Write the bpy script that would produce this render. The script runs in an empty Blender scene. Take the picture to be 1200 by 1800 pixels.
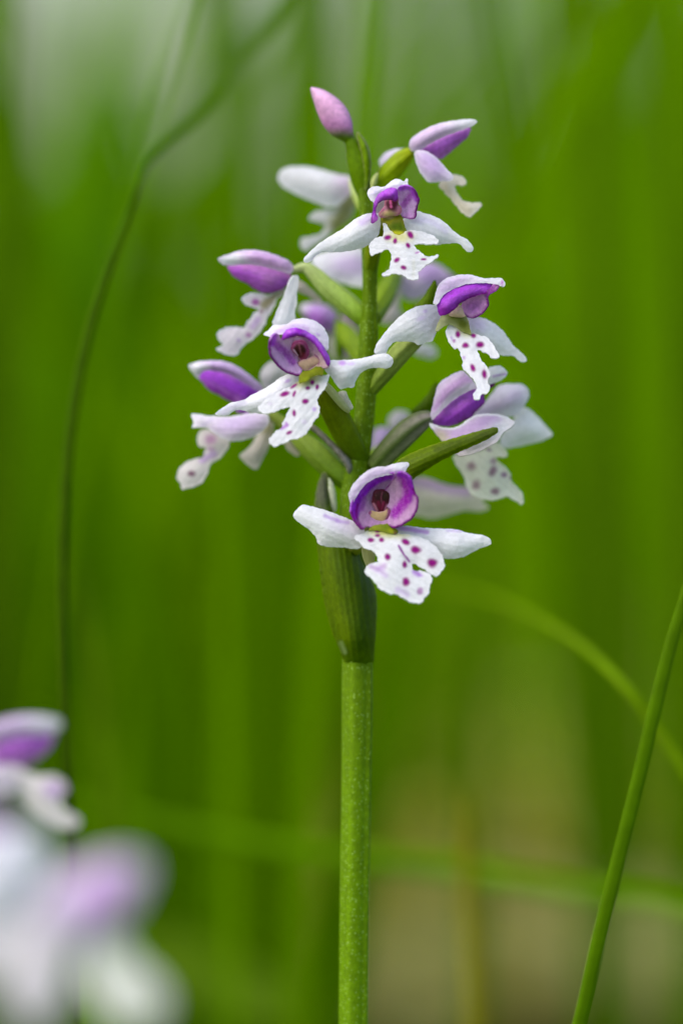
import bpy, math, random
import numpy as np
from mathutils import Vector
from mathutils.geometry import delaunay_2d_cdt

# ------------------------------------------------------------------ camera
U = 0.00005                 # one photograph pixel at the plant, in metres (0.05 mm)
DIST = 0.5                  # camera to plant
TILT = math.radians(-3.0)
CAM = np.array([0.0, -0.5, 0.126])
FWD = np.array([0.0, math.cos(TILT), math.sin(TILT)])
RGT = np.array([1.0, 0.0, 0.0])
UPV = np.array([0.0, -math.sin(TILT), math.cos(TILT)])

scene = bpy.context.scene
col = scene.collection
cd = bpy.data.cameras.new('camera')
cam = bpy.data.objects.new('camera', cd)
col.objects.link(cam)
scene.camera = cam
cam.location = CAM
cam.rotation_euler = (math.radians(90) + TILT, 0, 0)
cd.sensor_fit = 'VERTICAL'
cd.sensor_height = 36.0
cd.lens = 200.0
cd.clip_start = 0.02
cd.clip_end = 3000
cd.dof.use_dof = True
cd.dof.focus_distance = DIST - 105 * U
cd.dof.aperture_fstop = 7.5
cd.dof.aperture_blades = 0

# ------------------------------------------------------------------ light
SUN_ELEV, SUN_AZ = math.radians(52), math.radians(-125)   # azimuth from +Y, clockwise; sun high, left, behind the camera
world = bpy.data.worlds.new('World')
scene.world = world
world.use_nodes = True
nt = world.node_tree
nt.nodes.clear()
sky = nt.nodes.new('ShaderNodeTexSky')
sky.sky_type = 'NISHITA'
sky.sun_disc = False
sky.sun_elevation = SUN_ELEV
sky.sun_rotation = SUN_AZ
sky.air_density = 1.0
sky.dust_density = 2.6
sky.ozone_density = 0.6
bg = nt.nodes.new('ShaderNodeBackground')
bg.inputs['Strength'].default_value = 0.13
wo = nt.nodes.new('ShaderNodeOutputWorld')
nt.links.new(sky.outputs[0], bg.inputs['Color'])
nt.links.new(bg.outputs[0], wo.inputs['Surface'])

sd = bpy.data.lights.new('sun', 'SUN')
sd.energy = 1.05
sd.angle = math.radians(60)
sd.color = (1.0, 0.97, 0.92)
sun = bpy.data.objects.new('sun', sd)
col.objects.link(sun)
sdir = Vector((math.sin(SUN_AZ) * math.cos(SUN_ELEV), math.cos(SUN_AZ) * math.cos(SUN_ELEV), math.sin(SUN_ELEV)))
sun.rotation_euler = sdir.to_track_quat('Z', 'Y').to_euler()
sun.location = (0, 0, 3)

vs = scene.view_settings
vs.view_transform = 'Standard'
vs.look = 'None'
vs.exposure = 1.18
vs.gamma = 1.0
vs.use_curve_mapping = False
scene.render.engine = 'CYCLES'
scene.cycles.use_denoising = True
scene.cycles.max_bounces = 8
scene.cycles.diffuse_bounces = 4
scene.cycles.transmission_bounces = 6
scene.cycles.sample_clamp_indirect = 4.0

# ------------------------------------------------------------------ helpers
rng = np.random.default_rng(7)


def P(x, y, z):
    """photograph pixel + offset towards the camera (in pixels) -> world"""
    x, y, z = np.asarray(x, float), np.asarray(y, float), np.asarray(z, float)
    d = DIST - z * U
    a = (x - 600) * U / DIST
    b = (900 - y) * U / DIST
    return CAM + d[..., None] * (FWD + RGT * a[..., None] + UPV * b[..., None])


def lin(r, g, b):
    f = lambda c: c / 12.92 if c <= 0.04045 else ((c + 0.055) / 1.055) ** 2.4
    return np.array([f(r / 255), f(g / 255), f(b / 255)])


WHITE = np.array([0.83, 0.82, 0.85])
BACK = np.array([0.74, 0.73, 0.72])
VIOLET = lin(170, 52, 206)
DEEP = lin(124, 16, 128)
LILAC = lin(196, 158, 216)
PINK = lin(214, 180, 214)
SPOT = lin(150, 10, 128)
CREAM = lin(196, 186, 130)
MAROON = lin(66, 16, 30)
YGREEN = lin(148, 158, 0)
GREEN = lin(92, 124, 0)
DGREEN = lin(68, 92, 0)
OLIVE = lin(92, 100, 60)


def wav(x, y, seed, n=6):
    r = np.random.default_rng(seed)
    out = 0
    for k in range(n):
        a = r.uniform(0, 6.283)
        f = r.uniform(0.6, 1.8)
        out = out + np.sin(f * (x * math.cos(a) + y * math.sin(a)) + r.uniform(0, 6.283))
    return out / n * 1.6


def smooth(a, b, v):
    t = np.clip((v - a) / (b - a), 0, 1)
    return t * t * (3 - 2 * t)


def catmull(p, n, closed=False):
    p = np.asarray(p, float)
    m = len(p)
    if closed:
        idx = np.arange(n) / n * m
    else:
        idx = np.linspace(0, m - 1 - 1e-9, n)
    i = idx.astype(int)
    t = (idx - i)[:, None]
    g = (lambda k: p[k % m]) if closed else (lambda k: p[np.clip(k, 0, m - 1)])
    p0, p1, p2, p3 = g(i - 1), g(i), g(i + 1), g(i + 2)
    return 0.5 * (2 * p1 + (p2 - p0) * t + (2 * p0 - 5 * p1 + 4 * p2 - p3) * t ** 2 + (3 * p1 - p0 - 3 * p2 + p3) * t ** 3)


def resample(p, step, closed=False):
    q = catmull(p, max(200, len(p) * 24), closed)
    if closed:
        q = np.vstack([q, q[:1]])
    L = np.r_[0, np.cumsum(np.hypot(*np.diff(q[:, :2], axis=0).T))]
    n = max(8, int(L[-1] / step))
    s = np.linspace(0, L[-1], n + 1)
    out = np.stack([np.interp(s, L, q[:, k]) for k in range(q.shape[1])], 1)
    return out[:-1] if closed else out


def segdist(x, y, line):
    d = np.full(x.shape, 1e9)
    for a, b in zip(line[:-1], line[1:]):
        ab = b - a
        l2 = max(ab @ ab, 1e-9)
        t = np.clip(((x - a[0]) * ab[0] + (y - a[1]) * ab[1]) / l2, 0, 1)
        d = np.minimum(d, np.hypot(x - a[0] - t * ab[0], y - a[1] - t * ab[1]))
    return d


def make_mesh(name, co, faces, colors, mat, parent=None, smooth_shade=True, kind=None):
    """co in world metres; stored relative to the top-level thing the object belongs to"""
    origin = np.zeros(3)
    if parent is not None:
        q = parent
        while q is not None:
            origin = origin + np.array(q.location)
            q = q.parent
    me = bpy.data.meshes.new(name)
    co = np.asarray(co, float) - origin
    me.vertices.add(len(co))
    me.vertices.foreach_set('co', co.ravel())
    fl = np.concatenate([np.asarray(f, np.int32).ravel() for f in faces]) if isinstance(faces, list) and len({len(f) for f in faces}) > 1 else np.asarray(faces, np.int32).ravel()
    sizes = np.array([len(f) for f in faces], np.int32)
    me.loops.add(len(fl))
    me.loops.foreach_set('vertex_index', fl)
    me.polygons.add(len(sizes))
    me.polygons.foreach_set('loop_start', np.r_[0, np.cumsum(sizes)[:-1]].astype(np.int32))
    me.polygons.foreach_set('loop_total', sizes)
    if smooth_shade:
        me.polygons.foreach_set('use_smooth', np.ones(len(sizes), bool))
    at = me.color_attributes.new('Col', 'FLOAT_COLOR', 'POINT')
    c4 = np.ones((len(co), 4), np.float32)
    c4[:, :3] = np.clip(colors, 0, 1)
    at.data.foreach_set('color', c4.ravel())
    me.update()
    me.validate()
    me.materials.append(mat)
    ob = bpy.data.objects.new(name, me)
    col.objects.link(ob)
    if parent is not None:
        ob.parent = parent
    if kind:
        ob['kind'] = kind
    return ob


def tag(o, label, cat, group=None):
    o['label'] = label
    o['category'] = cat
    if group:
        o['group'] = group


def empty(name, loc):
    o = bpy.data.objects.new(name, None)
    o.empty_display_size = 0.01
    o.location = loc
    col.objects.link(o)
    return o


# ------------------------------------------------------------------ materials
def tissue(name, rough, spec, trans, tint, bump_scale, bump, speck=None, noise_amt=0.08, noise_scale=900):
    """plant tissue: colour attribute * cell-scale variation, part of the light passing through"""
    m = bpy.data.materials.new(name)
    m.use_nodes = True
    n, l = m.node_tree.nodes, m.node_tree.links
    n.clear()
    out = n.new('ShaderNodeOutputMaterial')
    at = n.new('ShaderNodeVertexColor')
    at.layer_name = 'Col'
    tc = n.new('ShaderNodeTexCoord')
    nz = n.new('ShaderNodeTexNoise')
    nz.inputs['Scale'].default_value = noise_scale
    nz.inputs['Detail'].default_value = 3
    l.new(tc.outputs['Object'], nz.inputs['Vector'])
    mr = n.new('ShaderNodeMapRange')
    mr.inputs['From Min'].default_value = 0.3
    mr.inputs['From Max'].default_value = 0.7
    mr.inputs['To Min'].default_value = 1 - noise_amt
    mr.inputs['To Max'].default_value = 1 + noise_amt
    l.new(nz.outputs['Fac'], mr.inputs['Value'])
    mul = n.new('ShaderNodeVectorMath')
    mul.operation = 'SCALE'
    l.new(at.outputs['Color'], mul.inputs[0])
    l.new(mr.outputs[0], mul.inputs['Scale'])
    colour = mul.outputs[0]
    bs = n.new('ShaderNodeBsdfPrincipled')
    bs.inputs['Roughness'].default_value = rough
    bs.inputs['Specular IOR Level'].default_value = spec
    if bump > 0:
        vo = n.new('ShaderNodeTexNoise')
        vo.inputs['Scale'].default_value = bump_scale
        vo.inputs['Detail'].default_value = 2
        l.new(tc.outputs['Object'], vo.inputs['Vector'])
        bp = n.new('ShaderNodeBump')
        bp.inputs['Strength'].default_value = bump
        bp.inputs['Distance'].default_value = 0.0001
        l.new(vo.outputs['Fac'], bp.inputs['Height'])
        l.new(bp.outputs[0], bs.inputs['Normal'])
    if speck:
        v = n.new('ShaderNodeTexVoronoi')
        v.inputs['Scale'].default_value = speck
        l.new(tc.outputs['Object'], v.inputs['Vector'])
        r2 = n.new('ShaderNodeMapRange')
        r2.inputs['From Min'].default_value = 0.30
        r2.inputs['From Max'].default_value = 0.08
        r2.inputs['To Min'].default_value = 0
        r2.inputs['To Max'].default_value = 0.75
        l.new(v.outputs['Distance'], r2.inputs['Value'])
        mx = n.new('ShaderNodeMix')
        mx.data_type = 'RGBA'
        l.new(r2.outputs[0], mx.inputs['Factor'])
        l.new(colour, mx.inputs['A'])
        mx.inputs['B'].default_value = (0.26, 0.40, 0.08, 1)
        colour = mx.outputs['Result']
    l.new(colour, bs.inputs['Base Color'])
    if trans > 0:
        tr = n.new('ShaderNodeBsdfTranslucent')
        tm = n.new('ShaderNodeVectorMath')
        tm.operation = 'MULTIPLY'
        tm.inputs[1].default_value = tint
        l.new(colour, tm.inputs[0])
        l.new(tm.outputs[0], tr.inputs['Color'])
        ms = n.new('ShaderNodeMixShader')
        ms.inputs[0].default_value = trans
        l.new(bs.outputs[0], ms.inputs[1])
        l.new(tr.outputs[0], ms.inputs[2])
        l.new(ms.outputs[0], out.inputs['Surface'])
    else:
        l.new(bs.outputs[0], out.inputs['Surface'])
    return m


M_PETAL = tissue('petal_tissue', 0.5, 0.15, 0.46, (1.0, 1.0, 1.0), 4500, 0.8, noise_amt=0.06, noise_scale=2500)
M_COLUMN = tissue('column_tissue', 0.6, 0.1, 0.0, (1, 1, 1), 4000, 0.3, noise_amt=0.15, noise_scale=3000)
M_GREEN = tissue('stem_tissue', 0.5, 0.10, 0.0, (1, 1, 1), 5000, 0.5, noise_amt=0.14, noise_scale=2200)
M_STEM = tissue('papillose_stem', 0.5, 0.08, 0.0, (1, 1, 1), 5000, 0.6, speck=2900, noise_amt=0.16, noise_scale=1800)
M_BRACT = tissue('bract_tissue', 0.5, 0.10, 0.25, (1.2, 1.3, 0.6), 5000, 0.45, noise_amt=0.16, noise_scale=2600)
M_BLADE = tissue('blade_tissue', 0.55, 0.04, 0.30, (1.3, 1.4, 0.3), 1500, 0.2, noise_amt=0.12, noise_scale=500)
M_GRASS = tissue('meadow_tissue', 0.7, 0.0, 0.5, (1.6, 1.6, 0.3), 300, 0.0, noise_amt=0.1, noise_scale=80)
M_LITTER = tissue('litter_tissue', 0.8, 0.1, 0.2, (1.1, 1.0, 0.8), 300, 0.0, noise_amt=0.2, noise_scale=60)

# ------------------------------------------------------------------ traced-sheet builder
REG = {'px': (0, 0, 1.0), 'R1': (470, 130, 430 / 1200), 'R2': (360, 420, 340 / 1200), 'R3': (290, 600, 350 / 1200),
       'R4': (620, 460, 370 / 1200), 'R5': (620, 620, 370 / 1200), 'R6': (500, 790, 380 / 1200), 'R7': (560, 420, 160 / 626),
       'R8': (590, 790, 0.15), 'R9': (450, 540, 0.15), 'R10': (620, 300, 160 / 1200), 'R11': (640, 640, 320 / 1200),
       'R12': (480, 220, 0.2)}


def tr(reg, p):
    x0, y0, s = REG[reg]
    p = np.array(p, float)
    p[..., 0] = x0 + p[..., 0] * s
    p[..., 1] = y0 + p[..., 1] * s
    return p


_seed = [100]


def sheet(parent, name, reg, pts, z=0, gx=0, gy=0, bulge=0, bowl=None, dome=None, curl=0, wave=2.2, step=2.6, base=WHITE,
          paint=(), mat=None, thick=3.0, fold=None, rag=0.5, vein=None, pw=0.95, label=None):
    """A petal, sepal or bract: outline -> triangulated sheet with its own curvature and thickness."""
    _seed[0] += 1
    sd_ = _seed[0]
    s = REG[reg][2]
    poly = resample(tr(reg, pts), step, True)
    if (mat or M_PETAL) is M_PETAL:
        pw = 1.5 if abs(bulge) < 24 else 1.25
        bulge *= 0.55 if 17 < bulge < 24 else 0.7
        curl *= 0.5
        if vein is None:
            pc = poly - poly.mean(0)
            ev = np.linalg.eigh(pc.T @ pc)[1][:, 1]
            vein = (math.degrees(math.atan2(ev[1], ev[0])), 0.022, 0.6, 0.40)
        if name == 'lip':
            rag = 1.0
    nb = len(poly)
    tg = np.roll(poly, -1, 0) - np.roll(poly, 1, 0)
    tg /= np.linalg.norm(tg, axis=1)[:, None] + 1e-9
    arc = np.arange(nb) * step
    poly = poly + np.stack([-tg[:, 1], tg[:, 0]], 1) * (rag * (np.sin(arc * 0.33 + sd_) * 0.6 + np.sin(arc * 0.71 + 2 * sd_) * 0.5))[:, None]
    x0, y0 = poly.min(0)
    x1, y1 = poly.max(0)
    gxs, gys = np.arange(x0, x1, step), np.arange(y0, y1, step * 0.866)
    g = np.array([(a + (step / 2 if j % 2 else 0), b) for j, b in enumerate(gys) for a in gxs])
    px_, py_ = g[:, 0], g[:, 1]
    a, b = poly, np.roll(poly, -1, 0)
    cross = ((a[None, :, 1] > py_[:, None]) != (b[None, :, 1] > py_[:, None])) & \
            (px_[:, None] < (b[None, :, 0] - a[None, :, 0]) * (py_[:, None] - a[None, :, 1]) / (b[None, :, 1] - a[None, :, 1] + 1e-12) + a[None, :, 0])
    ins = cross.sum(1) % 2 == 1
    g = g[ins]
    if len(g):
        dmin = np.sqrt(((g[:, None, :] - poly[None]) ** 2).sum(2).min(1))
        g = g[dmin > step * 0.6]
    allv = np.vstack([poly, g]) if len(g) else poly
    vv, ee, ff, ov, _, _ = delaunay_2d_cdt([Vector(p) for p in allv], [(i, (i + 1) % nb) for i in range(nb)], [], 1, 1e-5)
    v = np.array([(q.x, q.y) for q in vv])
    f = np.array([t for t in ff if len(t) == 3], np.int32)
    isb = np.array([any(k < nb for k in o) if len(o) else True for o in ov])
    # smooth pillow profile (0 at rim, 1 at the middle) by relaxation
    e = np.vstack([f[:, [0, 1]], f[:, [1, 2]], f[:, [2, 0]]])
    e = np.vstack([e, e[:, ::-1]])
    n = len(v)
    deg = np.maximum(np.bincount(e[:, 0], minlength=n), 1)
    h = np.zeros(n)
    for _ in range(260):
        h = np.bincount(e[:, 0], weights=h[e[:, 1]], minlength=n) / deg + 1
        h[isb] = 0
    h = (h / max(h.max(), 1e-9)) ** pw
    x, y = v[:, 0], v[:, 1]
    rim = np.sqrt(((v[:, None, :] - poly[None]) ** 2).sum(2).min(1))
    cx, cy = poly.mean(0)
    Z = z + gx * (x - cx) + gy * (y - cy) + bulge * h + wave * wav(x * 0.045, y * 0.045, sd_) + 0.35 * wav(x * 0.2, y * 0.2, sd_ + 7)
    if bowl:
        c = tr(reg, (bowl[0], bowl[1]))
        r = np.hypot(x - c[0], y - c[1]) / (bowl[2] * s)
        Z += bowl[3] * (np.clip(r, 0, 1.25) ** 2 - 1)
    if dome:
        c = tr(reg, (dome[0], dome[1]))
        Z -= dome[3] * np.maximum(np.hypot(x - c[0], y - c[1]) - dome[2] * s, 0)
    if curl:
        Z += curl * np.exp(-rim / 5.0)
    if fold is not None:
        d = segdist(x, y, catmull(tr(reg, fold[0]), 30))
        Z += fold[1] * np.exp(-d / (fold[2] * s))
    C = np.tile(np.asarray(base, float), (n, 1))
    C *= (1 + 0.03 * wav(x * 0.1, y * 0.1, sd_ + 3))[:, None]
    if vein is not None:      # fine streaks along a direction (degrees, picture plane)
        an = math.radians(vein[0])
        u = -x * math.sin(an) + y * math.cos(an)
        w = x * math.cos(an) + y * math.sin(an)
        st = np.sin(u * vein[2] + 0.6 * wav(w * 0.02, u * 0.05, sd_)) * 0.6 + np.sin(u * vein[2] * 2.3 + 1) * 0.4
        C *= (1 + vein[1] * st)[:, None]
        Z += vein[3] * st if len(vein) > 3 else 0
    for op in paint:
        k = op[0]
        if k == 'blob':
            _, bx_, by_, rx, ry, ang, c, al, so = op
            q = tr(reg, (bx_, by_))
            an = math.radians(ang)
            dx, dy = x - q[0], y - q[1]
            uu = (dx * math.cos(an) + dy * math.sin(an)) / (rx * s)
            ww = (-dx * math.sin(an) + dy * math.cos(an)) / (ry * s)
            r = np.hypot(uu, ww) * (1 + 0.10 * wav(x * 0.35, y * 0.35, sd_ + int(bx_)))
            wgt = al * (1 - smooth(1 - so, 1 + so, r))
        elif k == 'line':
            _, lp, wd, c, al, so = op
            d = segdist(x, y, catmull(tr(reg, lp), 8 * len(lp))) / (wd * s)
            d = d * (1 + 0.18 * wav(x * 0.25, y * 0.25, sd_ + 5))
            wgt = al * (1 - smooth(1 - so, 1 + so, d))
        elif k == 'edge':
            _, wd, c, al = op[:4]
            wgt = al * (1 - smooth(wd * 0.45, wd * 1.25, rim))
            if len(op) > 4:
                d = segdist(x, y, catmull(tr(reg, op[4]), 8 * len(op[4])))
                wgt = wgt * (1 - smooth(4, 9, d))
        elif k == 'speckle':      # broken-up wash, as a flock of pigment cells
            _, lp, wd, c, al = op
            d = segdist(x, y, catmull(tr(reg, lp), 8 * len(lp))) / (wd * s)
            nn = np.random.default_rng(sd_).uniform(0.6, 1.1, n)
            wgt = al * np.clip(nn * (1 - smooth(0.2, 1.2, d)) * 1.2, 0, 1)
        wgt = np.clip(wgt, 0, 1)[:, None]
        C = C * (1 - wgt) + np.asarray(c) * wgt
    if name in ('petal', 'dorsal_sepal') and vein is not None:      # pigment runs in streaks along the petal, broken by pale cells
        pig = np.clip(1.4 * (C[:, 0] - C[:, 1]) / (C[:, 0] + 1e-3), 0, 1)
        mot = 0.55 * st + 0.5 * wav(x * 0.45, y * 0.45, sd_ + 11) + np.random.default_rng(sd_ + 5).normal(0, 0.35, n)
        C *= (1 + 0.20 * pig * mot)[:, None]
    # orient triangles towards the camera
    area = np.cross(v[f[:, 1]] - v[f[:, 0]], v[f[:, 2]] - v[f[:, 0]])
    f = np.where((area > 0)[:, None], f[:, ::-1], f)
    ob = make_mesh(name, P(x, y, Z), f, C, mat or M_PETAL, parent)
    so = ob.modifiers.new('thickness', 'SOLIDIFY')
    so.thickness = thick * U
    so.offset = -1
    es = ob.modifiers.new('crisp_rim', 'EDGE_SPLIT')
    es.split_angle = math.radians(55)
    if label:
        ob['label'] = label
    return ob


def tube(parent, name, reg, pts, base=GREEN, mat=None, flat=1.0, ridges=0, ridge_amp=0.0, top=None, seg=28, step=3.0,
         vcol=None, streak=0.08, toground=False, twist=0.0, facing=0.0, groove=0.0):
    """A tapering stalk or blade. pts = (x, y, z, radius) with x, y, radius in region units, z in pixels."""
    _seed[0] += 1
    sd_ = _seed[0]
    s = REG[reg][2]
    p = np.array(pts, float)
    p[:, :2] = tr(reg, p[:, :2])
    p[:, 3] *= s
    n = max(10, int(np.linalg.norm(np.diff(p[:, :3], axis=0), axis=1).sum() / step))
    q = catmull(p, n)
    L = q[:, :3]
    R = np.maximum(q[:, 3], 0.3)
    T = np.gradient(L, axis=0)
    T /= np.linalg.norm(T, axis=1)[:, None] + 1e-9
    view = np.array([math.sin(facing), 0, math.cos(facing)])
    W = np.cross(T, view)
    W /= np.linalg.norm(W, axis=1)[:, None] + 1e-9
    N = np.cross(W, T)
    th = np.arange(seg) / seg * 2 * np.pi
    t = np.linspace(0, 1, n)
    prof = 1 + (ridge_amp * np.cos(ridges * th) if ridges else 0 * th)
    prof = prof - groove * np.exp(-((th - 2.25) / 0.22) ** 2)
    ang = th[None, :] + twist * t[:, None]
    px3 = L[:, None, :] + (R[:, None] * prof[None, :])[:, :, None] * (
        np.cos(ang)[:, :, None] * W[:, None, :] + flat * np.sin(ang)[:, :, None] * N[:, None, :])
    V = px3.reshape(-1, 3)
    C = np.tile(np.asarray(base, float), (len(V), 1))
    tt = np.repeat(t, seg)
    aa = np.tile(th, n)
    if top is not None:
        C = C * (1 - tt[:, None]) + np.asarray(top) * tt[:, None]
    C *= (1 + streak * (np.sin(aa * 7 + sd_) * 0.5 + np.sin(aa * 13 + 3 * sd_) * 0.5) + 0.06 * wav(tt * 20, aa, sd_))[:, None]
    if vcol is not None:
        C = vcol(tt, aa, C, V)
    co = P(V[:, 0], V[:, 1], V[:, 2])
    if toground:      # carry the first ring straight down into the soil
        ring0 = co[:seg]
        drop = ring0.copy()
        drop[:, 2] = -0.004
        k = np.linspace(1, 0, 12)[:-1]
        ext = np.concatenate([ring0 + (drop - ring0) * kk for kk in k])
        co = np.vstack([ext, co])
        C = np.vstack([np.tile(C[:seg], (len(k), 1)), C])
        n += len(k)
    i = np.arange(n - 1)[:, None] * seg
    j = np.arange(seg)[None, :]
    j2 = (j + 1) % seg
    f = np.stack([i + j, i + seg + j, i + seg + j2, i + j2], 2).reshape(-1, 4)
    faces = f.tolist() + [list(range(seg)), list(range((n - 1) * seg, n * seg))[::-1]]
    return make_mesh(name, co, faces, C, mat or M_GREEN, parent)


def spot(x, y, rx, ry, ang=0, c=SPOT, a=1.0, so=0.42):
    return ('blob', x, y, rx, ry, ang, c, a, so)


# ------------------------------------------------------------------ the ground and what grows behind
def ground_material():
    m = bpy.data.materials.new('mossy_soil')
    m.use_nodes = True
    n, l = m.node_tree.nodes, m.node_tree.links
    bs = n['Principled BSDF']
    tc = n.new('ShaderNodeTexCoord')
    nz = n.new('ShaderNodeTexNoise')
    nz.inputs['Scale'].default_value = 5
    nz.inputs['Detail'].default_value = 6
    l.new(tc.outputs['Object'], nz.inputs['Vector'])
    cr = n.new('ShaderNodeValToRGB')
    cr.color_ramp.elements[0].position = 0.35
    cr.color_ramp.elements[0].color = (0.09, 0.10, 0.0, 1)
    cr.color_ramp.elements[1].position = 0.65
    cr.color_ramp.elements[1].color = (0.09, 0.19, 0.0, 1)
    l.new(nz.outputs['Fac'], cr.inputs[0])
    l.new(cr.outputs[0], bs.inputs['Base Color'])
    bs.inputs['Roughness'].default_value = 0.95
    bs.inputs['Specular IOR Level'].default_value = 0.1
    bp = n.new('ShaderNodeBump')
    bp.inputs['Distance'].default_value = 0.01
    n2 = n.new('ShaderNodeTexNoise')
    n2.inputs['Scale'].default_value = 120
    l.new(tc.outputs['Object'], n2.inputs['Vector'])
    l.new(n2.outputs['Fac'], bp.inputs['Height'])
    l.new(bp.outputs[0], bs.inputs['Normal'])
    return m


def build_ground():
    # finer near the plant, reaching the horizon; level under the plant, gently rolling further out
    r = np.r_[0, np.geomspace(0.05, 1500, 46)]
    a = np.linspace(0, 2 * np.pi, 65)[:-1]
    X = (r[:, None] * np.sin(a)).ravel()
    Y = (r[:, None] * np.cos(a)).ravel()
    Zg = 0.25 * smooth(4, 60, np.hypot(X, Y)) * wav(X * 0.05, Y * 0.05, 5)
    co = np.stack([X, Y, Zg], 1)
    nA = len(a)
    f = [[i * nA + j, i * nA + (j + 1) % nA, (i + 1) * nA + (j + 1) % nA, (i + 1) * nA + j] for i in range(len(r) - 1) for j in range(nA)]
    o = make_mesh('ground', co, f, np.full((len(co), 3), 0.1), ground_material())
    o['kind'] = 'structure'


build_ground()


def ribbons(name, base, length, width, lean_az, lean, cols, mat, label, cat, segs=5, droop=0.9):
    """many grass blades in one mesh: curved, folded ribbons"""
    n = len(base)
    t = np.linspace(0, 1, segs + 1)
    az = lean_az[:, None]
    th = lean[:, None] * (0.25 + droop * 1.5 * t[None, :] ** 1.3)
    ds = length[:, None] / segs
    hx = np.cumsum(np.sin(th) * ds, 1) - np.sin(th) * ds
    hz = np.cumsum(np.cos(th) * ds, 1) - np.cos(th) * ds
    cx = base[:, 0, None] + hx * np.sin(az)
    cy = base[:, 1, None] + hx * np.cos(az)
    cz = base[:, 2, None] + hz
    w = width[:, None] * (np.minimum(1, 4 * (1 - t)) * (0.6 + 0.4 * np.sin(np.pi * np.clip(t + .15, 0, 1))))[None, :] / 2
    fa = lean_az + rng.uniform(-1.2, 1.2, n)
    wx, wy = np.cos(fa)[:, None] * w, -np.sin(fa)[:, None] * w
    Lf = np.stack([cx - wx, cy - wy, cz], 2)
    Rt = np.stack([cx + wx, cy + wy, cz], 2)
    Md = np.stack([cx + wy * 0.35, cy - wx * 0.35, cz], 2)
    V = np.stack([Lf, Md, Rt], 2)          # n, segs+1, 3, xyz
    m = segs + 1
    C = np.repeat(cols[:, None, :], m * 3, 1).reshape(n, m, 3, 3)
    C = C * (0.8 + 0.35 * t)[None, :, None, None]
    i = (np.arange(n) * m * 3)[:, None, None]
    k = (np.arange(segs) * 3)[None, :, None]
    c = np.arange(2)[None, None, :]
    f = np.stack([i + k + c, i + k + c + 1, i + k + 3 + c + 1, i + k + 3 + c], 3).reshape(-1, 4)
    o = make_mesh(name, V.reshape(-1, 3), f, C.reshape(-1, 3), mat)
    o['kind'] = 'stuff'
    tag(o, label, cat)
    return o


def wedge(n, d0, d1, spread=0.15, extra=0.1):
    d = np.sqrt(rng.uniform(d0 ** 2, d1 ** 2, n))
    x = rng.uniform(-1, 1, n) * (d * spread + extra)
    return x, d - 0.5, d


def pxof(x, d, h):
    """where a world point at distance d appears in the photograph"""
    return 600 + x / d * DIST / U, 900 - ((h - CAM[2]) / d + math.tan(-TILT)) * DIST / U


def patch_color(n, x, d, lo, hi, seed):
    f = 70.0 / np.median(d)
    k = 0.5 + 0.6 * wav(x * f, d * f * 0.25, seed)
    k = np.clip(k + rng.uniform(-0.2, 0.2, n), 0, 1)[:, None]
    return np.asarray(lo) * (1 - k) + np.asarray(hi) * k


def build_meadow():
    # near sward, thin where dead leaves lie
    x, y, d = wedge(5200, 0.95, 2.6)
    px_, py_ = pxof(x, d, 0.03)
    bare = np.exp(-(((px_ - 960) / 240) ** 2 + ((py_ - 1600) / 300) ** 2))
    keep = rng.uniform(0, 1, len(x)) > bare * 1.25
    x, y, d, bare = x[keep], y[keep], d[keep], bare[keep]
    n = len(x)
    gap = np.exp(-((pxof(x, d, 0)[0] - 270) / 170) ** 2) + 0.8 * np.exp(-((pxof(x, d, 0)[0] - 850) / 120) ** 2)
    ln = rng.uniform(0.05, 0.16, n) * (1 - 0.45 * bare) * (1 - 0.25 * np.clip(gap, 0, 1))
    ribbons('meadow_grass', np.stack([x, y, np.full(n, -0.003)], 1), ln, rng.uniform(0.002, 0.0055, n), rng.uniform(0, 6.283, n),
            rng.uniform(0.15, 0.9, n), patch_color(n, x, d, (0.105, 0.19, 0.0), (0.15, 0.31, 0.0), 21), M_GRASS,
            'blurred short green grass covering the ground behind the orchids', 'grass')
    # taller grass further off
    x, y, d = wedge(7500, 2.3, 7.5)
    n = len(x)
    gap = np.exp(-((pxof(x, d, 0)[0] - 260) / 400) ** 4) + 0.8 * np.exp(-((pxof(x, d, 0)[0] - 880) / 170) ** 4)
    ln = rng.uniform(0.16, 0.42, n) * (1 - 0.78 * np.clip(gap, 0, 1))
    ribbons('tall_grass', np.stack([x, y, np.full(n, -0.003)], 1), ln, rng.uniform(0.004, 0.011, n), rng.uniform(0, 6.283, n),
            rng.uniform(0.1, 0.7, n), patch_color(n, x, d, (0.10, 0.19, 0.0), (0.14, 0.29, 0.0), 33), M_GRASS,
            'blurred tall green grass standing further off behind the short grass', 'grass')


build_meadow()


SEED_NEAR = 5


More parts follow.
